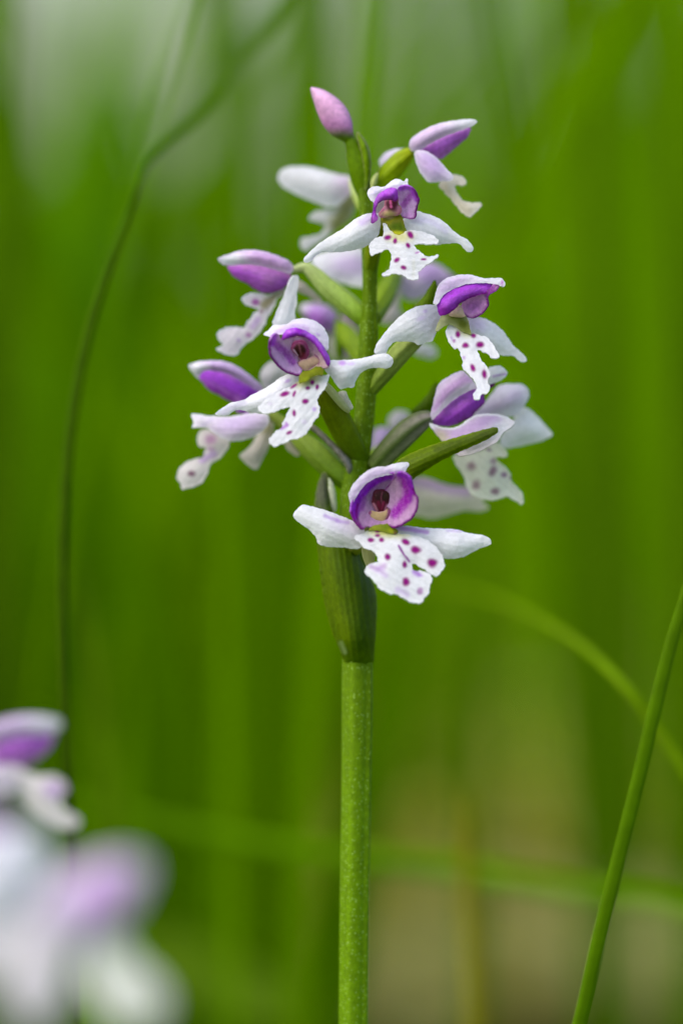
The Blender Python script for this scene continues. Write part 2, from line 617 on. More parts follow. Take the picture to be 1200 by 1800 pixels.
def build_near():
    # loose upright grass a hand's breadth behind the orchid; lower and thinner where the far wood and sky show
    rg = np.random.default_rng(SEED_NEAR)
    n = 300
    d = rg.uniform(0.58, 0.95, n)
    x = rg.uniform(-0.13, 0.13, n) * d
    y = d - 0.5
    px_ = pxof(x, d, 0)[0]
    gap = np.clip(np.exp(-((px_ - 250) / 190) ** 4) + 0.8 * np.exp(-((px_ - 870) / 70) ** 4), 0, 1)
    centre = np.exp(-((px_ - 590) / 190) ** 4)
    bare = np.exp(-((px_ - 870) / 310) ** 4)
    keep = rg.uniform(0, 1, n) > 0.35 * centre + 0.95 * bare
    ln = rg.uniform(0.15, 0.27, n) * (1 - 0.7 * gap)
    x, y, d, ln = x[keep], y[keep], d[keep], ln[keep]
    n = len(x)
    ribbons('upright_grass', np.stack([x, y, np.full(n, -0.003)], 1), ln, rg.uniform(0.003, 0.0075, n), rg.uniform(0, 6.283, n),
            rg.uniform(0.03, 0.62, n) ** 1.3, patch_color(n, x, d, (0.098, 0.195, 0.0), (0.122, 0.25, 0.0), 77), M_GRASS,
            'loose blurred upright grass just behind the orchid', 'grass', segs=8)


build_near()


def build_litter():
    # curled dead leaves and pale stalks on the bare patch to the right
    n = 1500
    x, y, d = wedge(n * 14, 0.82, 1.7)
    px_, py_ = pxof(x, d, 0.01)
    w = np.exp(-(((px_ - 960) / 240) ** 2 + ((py_ - 1600) / 300) ** 2))
    sel = np.flatnonzero(rng.uniform(0, 1, len(x)) < w)[:n]
    x, y = x[sel], y[sel]
    n = len(x)
    tints = np.array([(0.40, 0.37, 0.07), (0.46, 0.43, 0.16), (0.33, 0.33, 0.03), (0.28, 0.35, 0.02)])
    t5 = np.linspace(-1, 1, 5)
    V, F, C = [], [], []
    for i in range(n):
        L, W = rng.uniform(0.012, 0.03), rng.uniform(0.005, 0.013)
        a, curl, tilt = rng.uniform(0, 6.283), rng.uniform(-0.4, 0.6), rng.uniform(-0.5, 0.5)
        u, vv = np.meshgrid(t5, np.array([-1, 0, 1]), indexing='ij')
        lx = u * L
        ly = vv * W * np.sqrt(np.clip(1 - u ** 2, 0.02, 1))
        lz = curl * (u ** 2) * L * 0.6 + 0.35 * np.abs(vv) * W + tilt * ly
        X = x[i] + lx * math.cos(a) - ly * math.sin(a)
        Y = y[i] + lx * math.sin(a) + ly * math.cos(a)
        Zz = np.maximum(lz - lz.min(), 0) + rng.uniform(0, 0.012)
        o = len(V) * 15
        V.append(np.stack([X, Y, Zz], 2).reshape(-1, 3))
        C.append(np.tile(tints[rng.integers(4)] * rng.uniform(0.75, 1.2), (15, 1)))
        F += [[o + r * 3 + c, o + r * 3 + c + 1, o + (r + 1) * 3 + c + 1, o + (r + 1) * 3 + c] for r in range(4) for c in range(2)]
    o = make_mesh('leaf_litter', np.concatenate(V), F, np.concatenate(C), M_LITTER)
    o['kind'] = 'stuff'
    tag(o, 'blurred patch of tan dead leaves on the ground', 'dead leaves')


build_litter()


def leafmass(name, pos, size, cols, label, cat, flatten=0.0):
    """many leaf-sized faces, each a folded four-sided leaf"""
    n = len(pos)
    a = rng.normal(size=(n, 3))
    a[:, 2] *= 1 - flatten
    a /= np.linalg.norm(a, axis=1)[:, None]
    b = np.cross(a, rng.normal(size=(n, 3)) + np.array([0, 0, 6.0 * flatten]))
    b /= np.linalg.norm(b, axis=1)[:, None]
    c = np.cross(a, b)
    s = size[:, None]
    V = np.stack([pos - a * s, pos + b * s * .55 + c * s * .15, pos + a * s, pos - b * s * .55 + c * s * .15], 1)
    C = np.repeat(cols[:, None, :], 4, 1)
    i = np.arange(n)[:, None] * 4
    f = np.concatenate([i + np.array([[0, 1, 2]]), i + np.array([[0, 2, 3]])])
    o = make_mesh(name, V.reshape(-1, 3), f, C.reshape(-1, 3), M_GRASS, smooth_shade=False)
    o['kind'] = 'stuff'
    tag(o, label, cat)


def build_far():
    n = 9000
    x, y, d = wedge(n, 7, 16, 0.2, 0.2)
    h = rng.uniform(0, 1, n) ** 0.8 * (0.45 + 0.35 * wav(x * 2.0, d * 0.7, 44))
    px_, py_ = pxof(x, d, h)
    gap = np.exp(-((px_ - 310) / 330) ** 4) + np.exp(-((px_ - 880) / 170) ** 4)
    h *= 1 - 0.8 * np.clip(gap, 0, 1)
    leafmass('undergrowth', np.stack([x, y, np.maximum(h, 0.02)], 1), rng.uniform(0.03, 0.07, n),
             patch_color(n, x, d, (0.09, 0.175, 0.0), (0.13, 0.27, 0.0), 55),
             'blurred green leafy undergrowth at the back of the meadow', 'undergrowth')
    # low broad leaves among the short grass
    n = 260
    x, y, d = wedge(n, 0.9, 2.0, 0.15, 0.02)
    px_, py_ = pxof(x, d, 0.03)
    k = np.exp(-(((px_ - 960) / 240) ** 2 + ((py_ - 1600) / 300) ** 2)) < 0.35
    leafmass('low_leaves', np.stack([x, y, rng.uniform(0.02, 0.10, n)], 1)[k], rng.uniform(0.009, 0.022, n)[k],
             patch_color(n, x, d, (0.10, 0.20, 0.0), (0.19, 0.38, 0.0), 88)[k],
             'blurred low broad leaves among the short grass', 'leaves', flatten=0.7)
    # the edge of a wood, with openings to the sky low down between the crowns
    n = 16000
    x, y, d = wedge(n, 18, 34, 0.3, 0.5)
    h = rng.uniform(-0.2, 7.0, n)
    px_, py_ = pxof(x, d, h)
    gap = np.exp(-(((px_ - 190) / 340) ** 4 + ((py_ + 200) / 520) ** 4)) + 0.7 * np.exp(-(((px_ - 900) / 180) ** 4 + ((py_ + 200) / 420) ** 4))
    keep = rng.uniform(0, 1, n) > gap * 1.15
    leafmass('woodland', np.stack([x, y, h], 1)[keep], rng.uniform(0.10, 0.24, n)[keep],
             patch_color(n, x, d, (0.08, 0.165, 0.0), (0.12, 0.25, 0.0), 66)[keep],
             'blurred far edge of a green wood with pale gaps of sky', 'wood')


build_far()

# ------------------------------------------------------------------ single grass blades that can be told apart
GB = lin(78, 112, 0)


def blade(pts, base, label, flat=0.35, mat=None, rooted=True, top=None, facing=0.0, name='grass_blade', group=None):
    b = P(*[np.array(v, float) for v in pts[0][:3]])
    o = tube(None, name, 'px', pts, base=base, mat=mat or M_BLADE, flat=flat, seg=14, step=10, top=top, streak=0.10, toground=rooted, facing=facing)
    tag(o, label, 'grass')
    return o


blade([(138, 1830, -330, 9), (128, 1600, -320, 9), (121, 1400, -310, 9), (113, 1200, -300, 9), (110, 1050, -295, 9), (114, 900, -290, 9),
       (122, 780, -290, 9), (140, 660, -290, 9), (163, 560, -290, 8.5), (195, 460, -290, 8), (226, 380, -290, 7.5), (246, 318, -300, 7), (262, 280, -480, 8), (300, 235, -850, 10), (350, 178, -1200, 12), (420, 80, -1600, 13), (478, 0, -1900, 13), (530, -100, -2200, 8), (550, -160, -2350, 2)],
      lin(48, 70, 0), 'thin dark green grass stem beside the orchid, bending over backwards into the blur', flat=0.8, top=lin(80, 118, 0))
blade([(1008, 1830, 10, 13), (1022, 1780, 10, 13), (1052, 1650, 8, 14), (1084, 1520, 0, 14), (1122, 1365, -5, 13), (1150, 1245, -10, 13), (1176, 1140, -20, 12),
       (1200, 1060, -30, 11), (1235, 930, -40, 8), (1262, 830, -50, 2)],
      lin(86, 120, 0), 'sharp green grass blade slanting up beside the out-of-focus dead leaves', flat=0.45, facing=0.35)
blade([(1290, 1560, -420, 9), (1240, 1430, -410, 9), (1200, 1350, -410, 9), (1140, 1262, -420, 9), (1090, 1200, -440, 8.5), (1030, 1142, -540, 7.5),
       (965, 1098, -700, 6), (890, 1062, -950, 4.5), (800, 1035, -1250, 3), (700, 1025, -1500, 1)],
      lin(112, 144, 0), 'yellow-green grass blade arching behind the sharp slanting blade', flat=0.3)
blade([(1330, 1680, -1320, 12), (1200, 1592, -1350, 15), (1000, 1562, -1400, 17), (800, 1528, -1450, 17), (600, 1505, -1450, 17), (450, 1482, -1430, 15),
       (300, 1452, -1400, 15), (180, 1426, -1380, 15), (120, 1405, -1360, 4)],
      lin(98, 140, 0), 'bright out-of-focus grass blade lying nearly level behind the orchid stem', flat=0.3)
blade([(30, 1830, -2200, 26), (-10, 1200, -2200, 26), (0, 700, -2200, 24), (18, 300, -2200, 20), (30, 0, -2200, 16), (38, -150, -2200, 6)],
      lin(80, 112, 0), 'wide dark upright grass blade, blurred, beyond the thin dark bending stem from the orchid', flat=0.25)
blade([(222, 1830, -1300, 16), (200, 1450, -1300, 15), (178, 1250, -1300, 13), (150, 1080, -1300, 9), (128, 960, -1300, 2)],
      lin(78, 108, 0), 'short blurred dark grass blade between the thin dark bending stem and the orchid', flat=0.3)
blade([(835, 1830, -1100, 17), (830, 1700, -1100, 17), (822, 1560, -1100, 14), (818, 1440, -1100, 8), (816, 1380, -1100, 2)],
      lin(124, 122, 8), 'yellowish blurred grass stalk standing in the dead leaves', flat=0.5)
blade([(830, 1830, -2600, 16), (845, 1000, -2600, 18), (860, 500, -2600, 18), (905, 280, -2600, 17), (965, 100, -2600, 15), (1010, -40, -2600, 12), (1040, -150, -2600, 4)],
      lin(80, 112, 0), 'blurred dark grass blade leaning across the pale sky, behind the upper flowers', flat=0.25)
blade([(1075, 1830, -2900, 30), (1060, 1000, -2900, 32), (1052, 500, -2900, 30), (1036, 150, -2900, 24), (1015, -60, -2900, 16), (1000, -160, -2900, 4)],
      lin(82, 116, 0), 'broadest blurred upright grass blade behind the sharp slanting blade', flat=0.2)
blade([(1215, 1830, -2300, 24), (1200, 1000, -2300, 24), (1185, 500, -2300, 22), (1165, 200, -2300, 18), (1140, -20, -2300, 12), (1125, -140, -2300, 4)],
      lin(86, 120, 0), 'outermost blurred grass blade, past the broadest upright blade from the orchid', flat=0.25)

blade([(165, 1830, -4200, 75), (140, 1200, -4200, 80), (150, 800, -4200, 76), (175, 500, -4200, 60), (215, 250, -4200, 36), (250, 120, -4200, 6)],
      lin(78, 134, 0), 'very wide faint green blade standing behind the thin dark bending stem', flat=0.2)
leaf = sheet(None, 'broad_leaf', 'px', [(215, 1640), (300, 1635), (400, 1670), (490, 1725), (550, 1775), (520, 1800), (430, 1790), (330, 1765), (250, 1720)], z=-2200, gy=2.0, gx=0.4, bulge=30, base=lin(86, 116, 10), mat=M_BLADE, step=10, thick=6)
tag(leaf, 'blurred broad green leaf low beside the closest orchid', 'leaf')

# ------------------------------------------------------------------ the orchid in focus
base_pt = P(np.array(622.0), np.array(1830.0), np.array(0.0))
orchid = empty('orchid', (base_pt[0], base_pt[1], 0))
tag(orchid, 'sharp upright orchid spike of white and purple spotted flowers on a thick green stem', 'orchid', None)


def stem_col(tt, aa, C, V):
    k = smooth(1100, 1500, V[:, 1])[:, None]
    C = C * (1 - k) + C * np.array([1.15, 1.2, 1.0]) * k
    return C


tube(orchid, 'stem', 'px', [(622, 1830, 0, 26), (624, 1600, 0, 26), (627, 1400, 0, 26), (629, 1200, 0, 27), (627, 1050, 0, 25), (621, 900, 0, 23), (626, 830, 0, 20), (637, 770, 0, 18),
                            (645, 675, 0, 17.5), (648, 586, 0, 17), (650, 520, 0, 13), (650, 450, 0, 14), (644, 380, 0, 12), (637, 320, -5, 10), (628, 262, -5, 7)],
     base=lin(84, 112, 0), top=lin(76, 100, 0), mat=M_STEM, ridges=5, ridge_amp=0.05, toground=True, vcol=stem_col, seg=56, groove=0.13)  # top colour darker: shade among the flowers painted into the upper stem


def flower(pts, reg, base=GREEN, top=None, ridges=6, amp=0.07, twist=0.9, label=None, vcol=None):
    o = tube(orchid, 'flower', reg, pts, base=base, top=top, ridges=ridges, ridge_amp=amp, twist=twist, vcol=vcol)
    if label:
        o['label'] = label
    return o


# ---- bud at the very top
bud = tube(orchid, 'bud', 'R1', [(470, 600, -10, 26), (462, 540, -8, 44), (450, 470, -6, 52), (432, 400, -4, 48), (415, 350, 0, 34), (400, 318, 0, 30), (385, 295, 2, 42), (362, 260, 4, 62),
                                 (330, 205, 4, 70), (295, 155, 4, 60), (262, 115, 2, 42), (235, 88, 0, 24), (214, 68, 0, 6)],
           base=GREEN, twist=0.5, ridges=3, ridge_amp=0.05,
           vcol=lambda t, a, C, V: C * (1 - smooth(245, 218, V[:, 1]))[:, None] + (lin(218, 164, 208) * (0.86 + 0.16 * np.sin(a * 3 + t * 4))[:, None] *
                (1 - 0.35 * smooth(190, 235, V[:, 1])[:, None] * np.array([0.3, 1.0, 0.05])) * (1 + 0.35 * smooth(190, 160, V[:, 1])[:, None] * np.array([.2, .5, .2]))) * smooth(245, 218, V[:, 1])[:, None],
           mat=M_BRACT)
bud['label'] = 'closed pink bud at the tip of the spike'
sheet(orchid, 'bract', 'R12', [(728, 70), (750, 60), (800, 120), (845, 210), (862, 320), (855, 450), (822, 570), (795, 560), (790, 420), (768, 260), (738, 150)], z=6, bulge=14, base=lin(104, 134, 0),
      paint=[('edge', 3, lin(150, 150, 100), 0.7)], mat=M_BRACT, vein=(75, 0.06, 0.5))
sheet(orchid, 'bract', 'R1', [(505, 540), (512, 508), (530, 488), (543, 486), (540, 520), (528, 555), (510, 570)], z=10, bulge=6, base=lin(170, 180, 110), mat=M_BRACT)

# ---- flower at the top right, seen from behind
f = flower([(520, 590, -20, 30), (560, 530, -16, 46), (610, 470, -12, 52), (660, 415, -8, 44), (705, 380, -4, 22)], 'R1', base=lin(106, 136, 0), top=lin(128, 140, 0), label='open flower turned away, near the bud')
sheet(f, 'lateral_sepal', 'R1', [(548, 430), (560, 405), (590, 380), (640, 366), (690, 370), (702, 388), (670, 410), (640, 440), (610, 480), (590, 500), (562, 475)], z=-50, gx=0.4, bulge=15, paint=[('blob', 620, 430, 60, 50, 0, LILAC, .5, .8)])
sheet(f, 'petal', 'R1', [(720, 375), (750, 345), (800, 315), (860, 285), (930, 262), (990, 262), (992, 285), (975, 315), (940, 345), (895, 385), (850, 417), (815, 405), (765, 388)], z=-8, gx=0.15, bulge=26, base=lin(208, 138, 218),
      paint=[('line', [(730, 375), (820, 370), (960, 300)], 20, VIOLET, .35, .9), ('edge', 2.5, VIOLET, .5)])
sheet(f, 'dorsal_sepal', 'R1', [(693, 345), (705, 318), (740, 290), (790, 262), (850, 240), (920, 228), (990, 221), (1026, 230), (1018, 246), (985, 264), (930, 284), (870, 306), (810, 336), (760, 366), (722, 380), (698, 368)], z=18, gx=0.1, gy=-.2, bulge=16,
      base=lin(222, 200, 226), paint=[('blob', 1000, 230, 120, 40, -8, WHITE, .9, .7), ('edge', 3, WHITE, .5)], vein=(-25, .03, .6))
sheet(f, 'lip', 'R1', [(840, 540), (875, 505), (920, 492), (960, 508), (975, 528), (955, 546), (918, 546), (928, 580), (952, 615), (988, 630), (1030, 630), (1052, 641), (1032, 665), (1002, 695), (975, 696), (940, 665), (900, 615), (868, 580)], z=0, gy=.3, bulge=8,
      base=lin(226, 220, 206), paint=[('line', [(870, 560), (920, 620), (980, 670)], 22, lin(206, 196, 170), .7, .9)], curl=4)
sheet(f, 'lateral_sepal', 'R1', [(720, 388), (758, 374), (800, 390), (840, 422), (872, 460), (906, 495), (911, 515), (890, 526), (850, 528), (810, 534), (785, 528), (760, 500), (735, 455)], z=30, gx=.2, bulge=12, curl=-4,
      base=lin(224, 212, 232), paint=[('blob', 800, 440, 70, 45, 40, LILAC, .6, .8), ('edge', 3, WHITE, .7)])

# ---- flower behind, upper left (only its sepal and pale lip show)
f = flower([(800, 745, -60, 40), (780, 690, -80, 55), (740, 600, -100, 56), (710, 520, -115, 45), (690, 470, -120, 30)], 'R12', base=lin(118, 140, 0), top=lin(170, 180, 130), label='flower behind the spike with one broad white sepal raised to the side')
sheet(f, 'lip', 'R12', [(318, 825), (350, 772), (430, 745), (540, 735), (580, 690), (650, 630), (700, 610), (722, 700), (690, 810), (600, 890), (500, 960), (420, 1020), (330, 1080), (275, 1105), (240, 1050), (245, 1000), (300, 985), (390, 965), (440, 930), (450, 872), (390, 855)],
      z=-165, gx=-.2, bulge=10, base=BACK * .97, paint=[('line', [(700, 620), (640, 740), (560, 880)], 70, lin(150, 150, 40), .8, .8)], step=4)
sheet(f, 'lateral_sepal', 'R12', [(42, 470), (60, 410), (120, 372), (220, 362), (340, 370), (450, 398), (560, 430), (650, 445), (702, 470), (706, 530), (680, 600), (620, 660), (560, 710), (480, 722), (400, 692), (280, 642), (170, 590), (80, 535)],
      z=-150, gx=.1, bulge=16, base=WHITE * .97, paint=[('blob', 640, 540, 110, 90, 0, lin(222, 196, 224), .8, .9), ('line', [(100, 470), (300, 510), (600, 560)], 40, lin(214, 212, 214), .5, .9)], step=4)
sheet(f, 'lateral_sepal', 'R1', [(215, 900), (280, 872), (350, 860), (450, 850), (490, 920), (480, 1035), (430, 1042), (370, 1027), (300, 1002), (250, 972), (225, 938)], z=-150, gy=.2, bulge=12, base=WHITE * .98,
      paint=[('blob', 410, 940, 90, 50, 0, LILAC, .55, .8)], step=4)

# ---- flowers behind the spike, right: pale petals seen past the stem
f = flower([(655, 560, -30, 14), (676, 520, -120, 18), (690, 490, -200, 16), (700, 465, -240, 10)], 'px', base=lin(104, 128, 0), label='flower behind the spike, right of the stem, mostly hidden')
sheet(f, 'lateral_sepal', 'R4', [(270, 110), (300, 50), (380, 15), (450, 5), (520, 40), (548, 85), (490, 125), (420, 190), (350, 220), (290, 200)], z=-250, bulge=14, base=lin(222, 206, 230), paint=[('blob', 440, 70, 80, 50, 20, LILAC, .7, .8)], step=4)
sheet(f, 'lip', 'R4', [(225, 100), (285, 75), (275, 190), (262, 260), (285, 310), (230, 355), (160, 345), (150, 310), (190, 265), (215, 190)], z=-240, bulge=8, base=lin(216, 208, 206), step=4)
sheet(f, 'petal', 'px', [(735, 470), (760, 462), (790, 480), (800, 492), (780, 505), (745, 500)], z=-260, bulge=8, base=LILAC, step=4)
sheet(f, 'lateral_sepal', 'R4', [(330, 470), (400, 462), (455, 480), (480, 520), (455, 552), (400, 545), (345, 520)], z=-240, bulge=8, base=BACK, step=4)

f = flower([(645, 640, -30, 14), (625, 610, -120, 17), (608, 585, -190, 15), (596, 570, -220, 9)], 'px', base=lin(104, 128, 0), label='lilac flower behind the spike, left of the stem, mostly hidden')
sheet(f, 'dorsal_sepal', 'R2', [(585, 430), (625, 402), (690, 400), (760, 415), (812, 455), (830, 510), (810, 560), (760, 580), (690, 555), (640, 500)], z=-240, bulge=24, base=lin(206, 176, 222), paint=[('blob', 690, 500, 90, 55, 30, VIOLET, .6, .8), ('blob', 610, 425, 40, 26, 0, WHITE, .8, .7)], step=4)
sheet(f, 'petal', 'R2', [(832, 480), (870, 480), (920, 520), (955, 580), (958, 660), (935, 720), (880, 715), (850, 640), (835, 560)], z=-235, bulge=20, base=lin(200, 172, 204), paint=[('line', [(870, 490), (930, 560), (950, 640)], 18, lin(192, 124, 196), .6, .8)], step=4)
sheet(f, 'lip', 'R2', [(770, 560), (850, 560), (880, 640), (900, 740), (840, 760), (790, 740), (765, 650)], z=-250, bulge=8, base=lin(190, 186, 180), step=4)
sheet(orchid, 'bract', 'R2', [(818, 470), (830, 462), (845, 520), (862, 600), (868, 690), (850, 750), (815, 740), (802, 660), (806, 560)], z=-205, bulge=8, base=GREEN, mat=M_BRACT)
# pale flower low behind, right of the stem
f = flower([(640, 820, -30, 15), (670, 800, -130, 18), (690, 790, -200, 16), (705, 790, -230, 8)], 'px', base=lin(104, 128, 0), label='pale flower low behind the spike, its long sepal beside the spotted hanging lip')
sheet(f, 'lateral_sepal', 'R5', [(300, 740), (350, 712), (420, 712), (500, 742), (570, 760), (640, 765), (710, 792), (745, 850), (772, 888), (720, 905), (640, 900), (560, 920), (460, 946), (380, 932), (310, 900)], z=-170, bulge=16, base=lin(228, 222, 210),
      paint=[('line', [(330, 725), (480, 760), (640, 790)], 32, lin(196, 166, 206), .8, .9)], step=4)
sheet(f, 'petal', 'R5', [(95, 610), (110, 500), (120, 440), (165, 425), (215, 435), (232, 480), (190, 540), (150, 600)], z=-230, bulge=10, base=lin(196, 176, 214), step=4)
sheet(f, 'lip', 'R5', [(200, 400), (215, 355), (260, 328), (310, 340), (325, 375), (295, 415), (235, 440)], z=-240, bulge=8, base=lin(214, 208, 214), step=4)

# ---- left upper side flower
f = flower([(985, 505, -10, 50), (940, 450, -10, 62), (860, 380, -16, 66), (760, 300, -22, 62), (680, 220, -26, 48), (620, 178, -28, 34), (545, 195, -28, 20)], 'R2', base=lin(112, 146, 0), top=lin(150, 160, 110),
           label='side flower with a long level purple hood, highest on its side of the stem')
sheet(f, 'lateral_sepal', 'R2', [(560, 250), (600, 262), (660, 310), (725, 375), (700, 390), (630, 350), (580, 330), (565, 300)], z=-60, bulge=5, base=lin(196, 190, 180))
sheet(f, 'lip', 'R2', [(235, 377), (260, 347), (310, 336), (368, 342), (400, 350), (450, 330), (490, 312), (498, 335), (450, 372), (425, 430), (392, 482), (370, 530), (330, 590), (280, 632), (232, 670), (207, 710), (170, 723), (110, 706), (74, 682), (112, 655), (85, 622), (80, 590), (110, 562), (170, 545), (240, 550), (270, 510), (310, 462), (335, 432), (290, 422), (250, 402)],
      z=-40, gx=-.15, bulge=6, base=lin(224, 216, 222), paint=[spot(315, 392, 24, 20, 0, lin(162, 64, 160), .9, .5), ('line', [(470, 325), (420, 365), (370, 410)], 26, lin(140, 130, 50), .75, .7), spot(348, 448, 16, 12, 0, lin(130, 60, 90), .7, .5), spot(272, 596, 18, 15, 0, lin(172, 94, 170), .8, .5),
             ('line', [(330, 500), (300, 545)], 18, LILAC, .6, .8), spot(210, 628, 14, 10, 30, LILAC, .7, .6), ('edge', 2.5, WHITE, .8)], curl=3)
sheet(f, 'petal', 'R2', [(143, 168), (200, 148), (270, 140), (350, 145), (430, 165), (505, 195), (535, 222), (527, 262), (502, 297), (462, 322), (410, 337), (360, 335), (310, 312), (260, 277), (200, 247), (160, 212)], z=-38, bulge=28, base=lin(212, 142, 216),
      paint=[('line', [(190, 215), (300, 275), (400, 318), (490, 280)], 38, VIOLET, .5, .9), ('line', [(160, 185), (230, 200), (330, 240)], 26, VIOLET, .4, .9), ('edge', 3.2, DEEP, .75, [(150, 200), (310, 312), (410, 337), (500, 300)])])
sheet(f, 'dorsal_sepal', 'R2', [(80, 125), (110, 107), (160, 90), (220, 72), (300, 68), (380, 80), (450, 103), (510, 130), (542, 155), (550, 190), (532, 216), (490, 208), (430, 190), (350, 170), (270, 160), (200, 164), (140, 166), (100, 151)], z=-8, gy=-.3, bulge=20,
      base=lin(230, 206, 236), paint=[('blob', 130, 125, 120, 50, -5, WHITE, 1, .7), ('edge', 4, lin(234, 222, 238), .8), ('blob', 400, 130, 130, 40, 15, lin(216, 154, 220), .45, .9)])
sheet(f, 'lateral_sepal', 'R2', [(543, 235), (575, 229), (583, 260), (576, 310), (569, 350), (571, 400), (559, 440), (561, 490), (552, 530), (520, 556), (450, 560), (424, 525), (440, 470), (470, 400), (495, 340), (517, 280)], z=20, gx=-.3, bulge=6, base=WHITE, curl=2)

# ---- left lower side flower
f = flower([(1120, 850, -10, 60), (1030, 780, -20, 72), (930, 690, -30, 74), (840, 610, -40, 62), (740, 520, -50, 42), (640, 440, -50, 30), (590, 400, -50, 20)], 'R3', base=lin(78, 110, 0), top=lin(122, 134, 60), label='side flower with a drooping spotted lip, lowest on its side of the stem')
sheet(orchid, 'bract', 'R3', [(868, 520), (890, 498), (940, 535), (1010, 600), (1080, 670), (1120, 720), (1128, 770), (1105, 800), (1075, 740), (1010, 660), (930, 580)], z=18, bulge=8, base=lin(132, 128, 122), paint=[('edge', 3, lin(110, 120, 60), .7)], mat=M_BRACT)
sheet(f, 'lateral_sepal', 'R3', [(572, 215), (585, 170), (615, 135), (652, 116), (705, 148), (745, 190), (705, 220), (650, 270), (600, 285)], z=-90, bulge=12, base=lin(210, 206, 206), step=3.5)
sheet(f, 'lateral_sepal', 'R3', [(560, 440), (640, 450), (655, 520), (640, 600), (615, 660), (582, 722), (556, 769), (520, 761), (480, 727), (448, 690), (482, 660), (522, 620), (560, 540)], z=-75, gy=.2, bulge=10, base=lin(206, 200, 190), paint=[('line', [(600, 450), (610, 520)], 40, lin(160, 156, 90), .7, .8)], step=3.5)
sheet(f, 'lateral_sepal', 'R3', [(720, 600), (760, 590), (800, 630), (815, 680), (790, 692), (750, 665), (725, 635)], z=-60, bulge=4, base=lin(200, 194, 176))
sheet(f, 'lip', 'R3', [(194, 582), (210, 545), (245, 527), (285, 545), (320, 560), (385, 580), (380, 640), (342, 692), (310, 717), (280, 732), (260, 782), (236, 832), (200, 866), (150, 881), (105, 889), (95, 860), (71, 820), (85, 770), (120, 735), (170, 711), (225, 699), (240, 662), (245, 642), (215, 636), (197, 612)], z=-60, gy=.15, bulge=8,
      base=lin(224, 218, 216), paint=[spot(275, 590, 34, 30, 0, lin(188, 134, 180), .8, .7), spot(160, 797, 24, 17, 0, lin(112, 50, 88), .9, .45), spot(275, 648, 22, 14, 0, lin(170, 120, 170), .7, .6), ('line', [(225, 720), (270, 690), (300, 680)], 18, LILAC, .7, .8), spot(265, 800, 14, 20, 20, LILAC, .4, .7)], step=3, curl=3)
sheet(f, 'petal', 'R3', [(208, 225), (214, 188), (245, 165), (300, 160), (370, 175), (440, 205), (520, 250), (585, 295), (575, 330), (520, 380), (500, 430), (460, 432), (430, 420), (410, 370), (380, 357), (330, 327), (270, 297), (238, 262)], z=-70, bulge=28, base=lin(208, 138, 222),
      paint=[('line', [(225, 200), (300, 215), (400, 270), (520, 320)], 46, lin(162, 44, 210), .8, .8), ('line', [(270, 280), (380, 345), (470, 420)], 24, VIOLET, .7, .8), ('edge', 3, DEEP, .5, [(240, 260), (330, 325), (410, 370)])])
sheet(f, 'dorsal_sepal', 'R3', [(141, 150), (165, 133), (210, 120), (290, 116), (360, 121), (430, 148), (490, 188), (540, 228), (577, 263), (595, 292), (570, 306), (500, 262), (430, 224), (370, 194), (300, 180), (250, 176), (218, 192), (205, 224), (180, 206)], z=-38, gy=-.3, bulge=16, base=lin(224, 206, 230),
      paint=[('line', [(300, 160), (420, 195), (560, 290)], 30, LILAC, .7, .9), ('blob', 190, 160, 70, 45, 20, WHITE, .9, .7)])
sheet(f, 'lateral_sepal', 'R3', [(160, 442), (200, 438), (250, 448), (310, 450), (380, 453), (450, 443), (520, 430), (600, 428), (628, 470), (605, 525), (540, 572), (470, 597), (400, 602), (340, 582), (290, 547), (250, 522), (200, 521), (164, 517), (173, 490)], z=-15, gy=.3, bulge=18, base=lin(228, 220, 230),
      paint=[('blob', 440, 500, 150, 55, -10, lin(206, 182, 222), .75, .8), ('edge', 4, WHITE, .6), ('line', [(290, 470), (230, 500)], 10, lin(212, 200, 224), .7, .8)], curl=-5)

# ---- right lower side flower
f = flower([(70, 690, 5, 66), (130, 610, 8, 70), (210, 520, 12, 76), (300, 430, 16, 76), (380, 370, 20, 62), (440, 345, 22, 40)], 'R11', base=lin(84, 100, 40), top=lin(120, 112, 108), ridges=5, amp=.12, twist=.5, label='side flower with a raised purple hood above a long green bract',
           vcol=lambda t, a, C, V: C * (1 - (0.5 + .5 * np.sin(a * 5 + 1))[:, None] ** 2 * .75) + lin(62, 84, 0) * ((0.5 + .5 * np.sin(a * 5 + 1))[:, None] ** 2 * .75))
sheet(orchid, 'bract', 'R11', [(300, 320), (360, 260), (420, 190), (455, 130), (480, 120), (485, 180), (470, 250), (440, 310), (380, 330)], z=-60, bulge=10, base=lin(84, 112, 0), mat=M_BRACT, step=3.5)
sheet(f, 'lateral_sepal', 'R11', [(890, 500), (930, 430), (985, 360), (1050, 285), (1112, 320), (1162, 370), (1205, 420), (1238, 465), (1180, 502), (1100, 525), (1000, 545), (920, 552)], z=-70, bulge=20, base=lin(236, 236, 236), paint=[('line', [(1010, 350), (1080, 400), (1200, 460)], 40, WHITE, .6, .9)], step=3.5)
sheet(f, 'lateral_sepal', 'R11', [(720, 335), (770, 280), (830, 205), (890, 140), (980, 130), (1050, 138), (1086, 195), (1066, 250), (1042, 292), (990, 345), (900, 345), (800, 350)], z=-45, bulge=22, base=lin(234, 228, 238), paint=[('line', [(760, 320), (880, 280), (1000, 210)], 40, lin(214, 196, 222), .7, .9)], step=3.5)
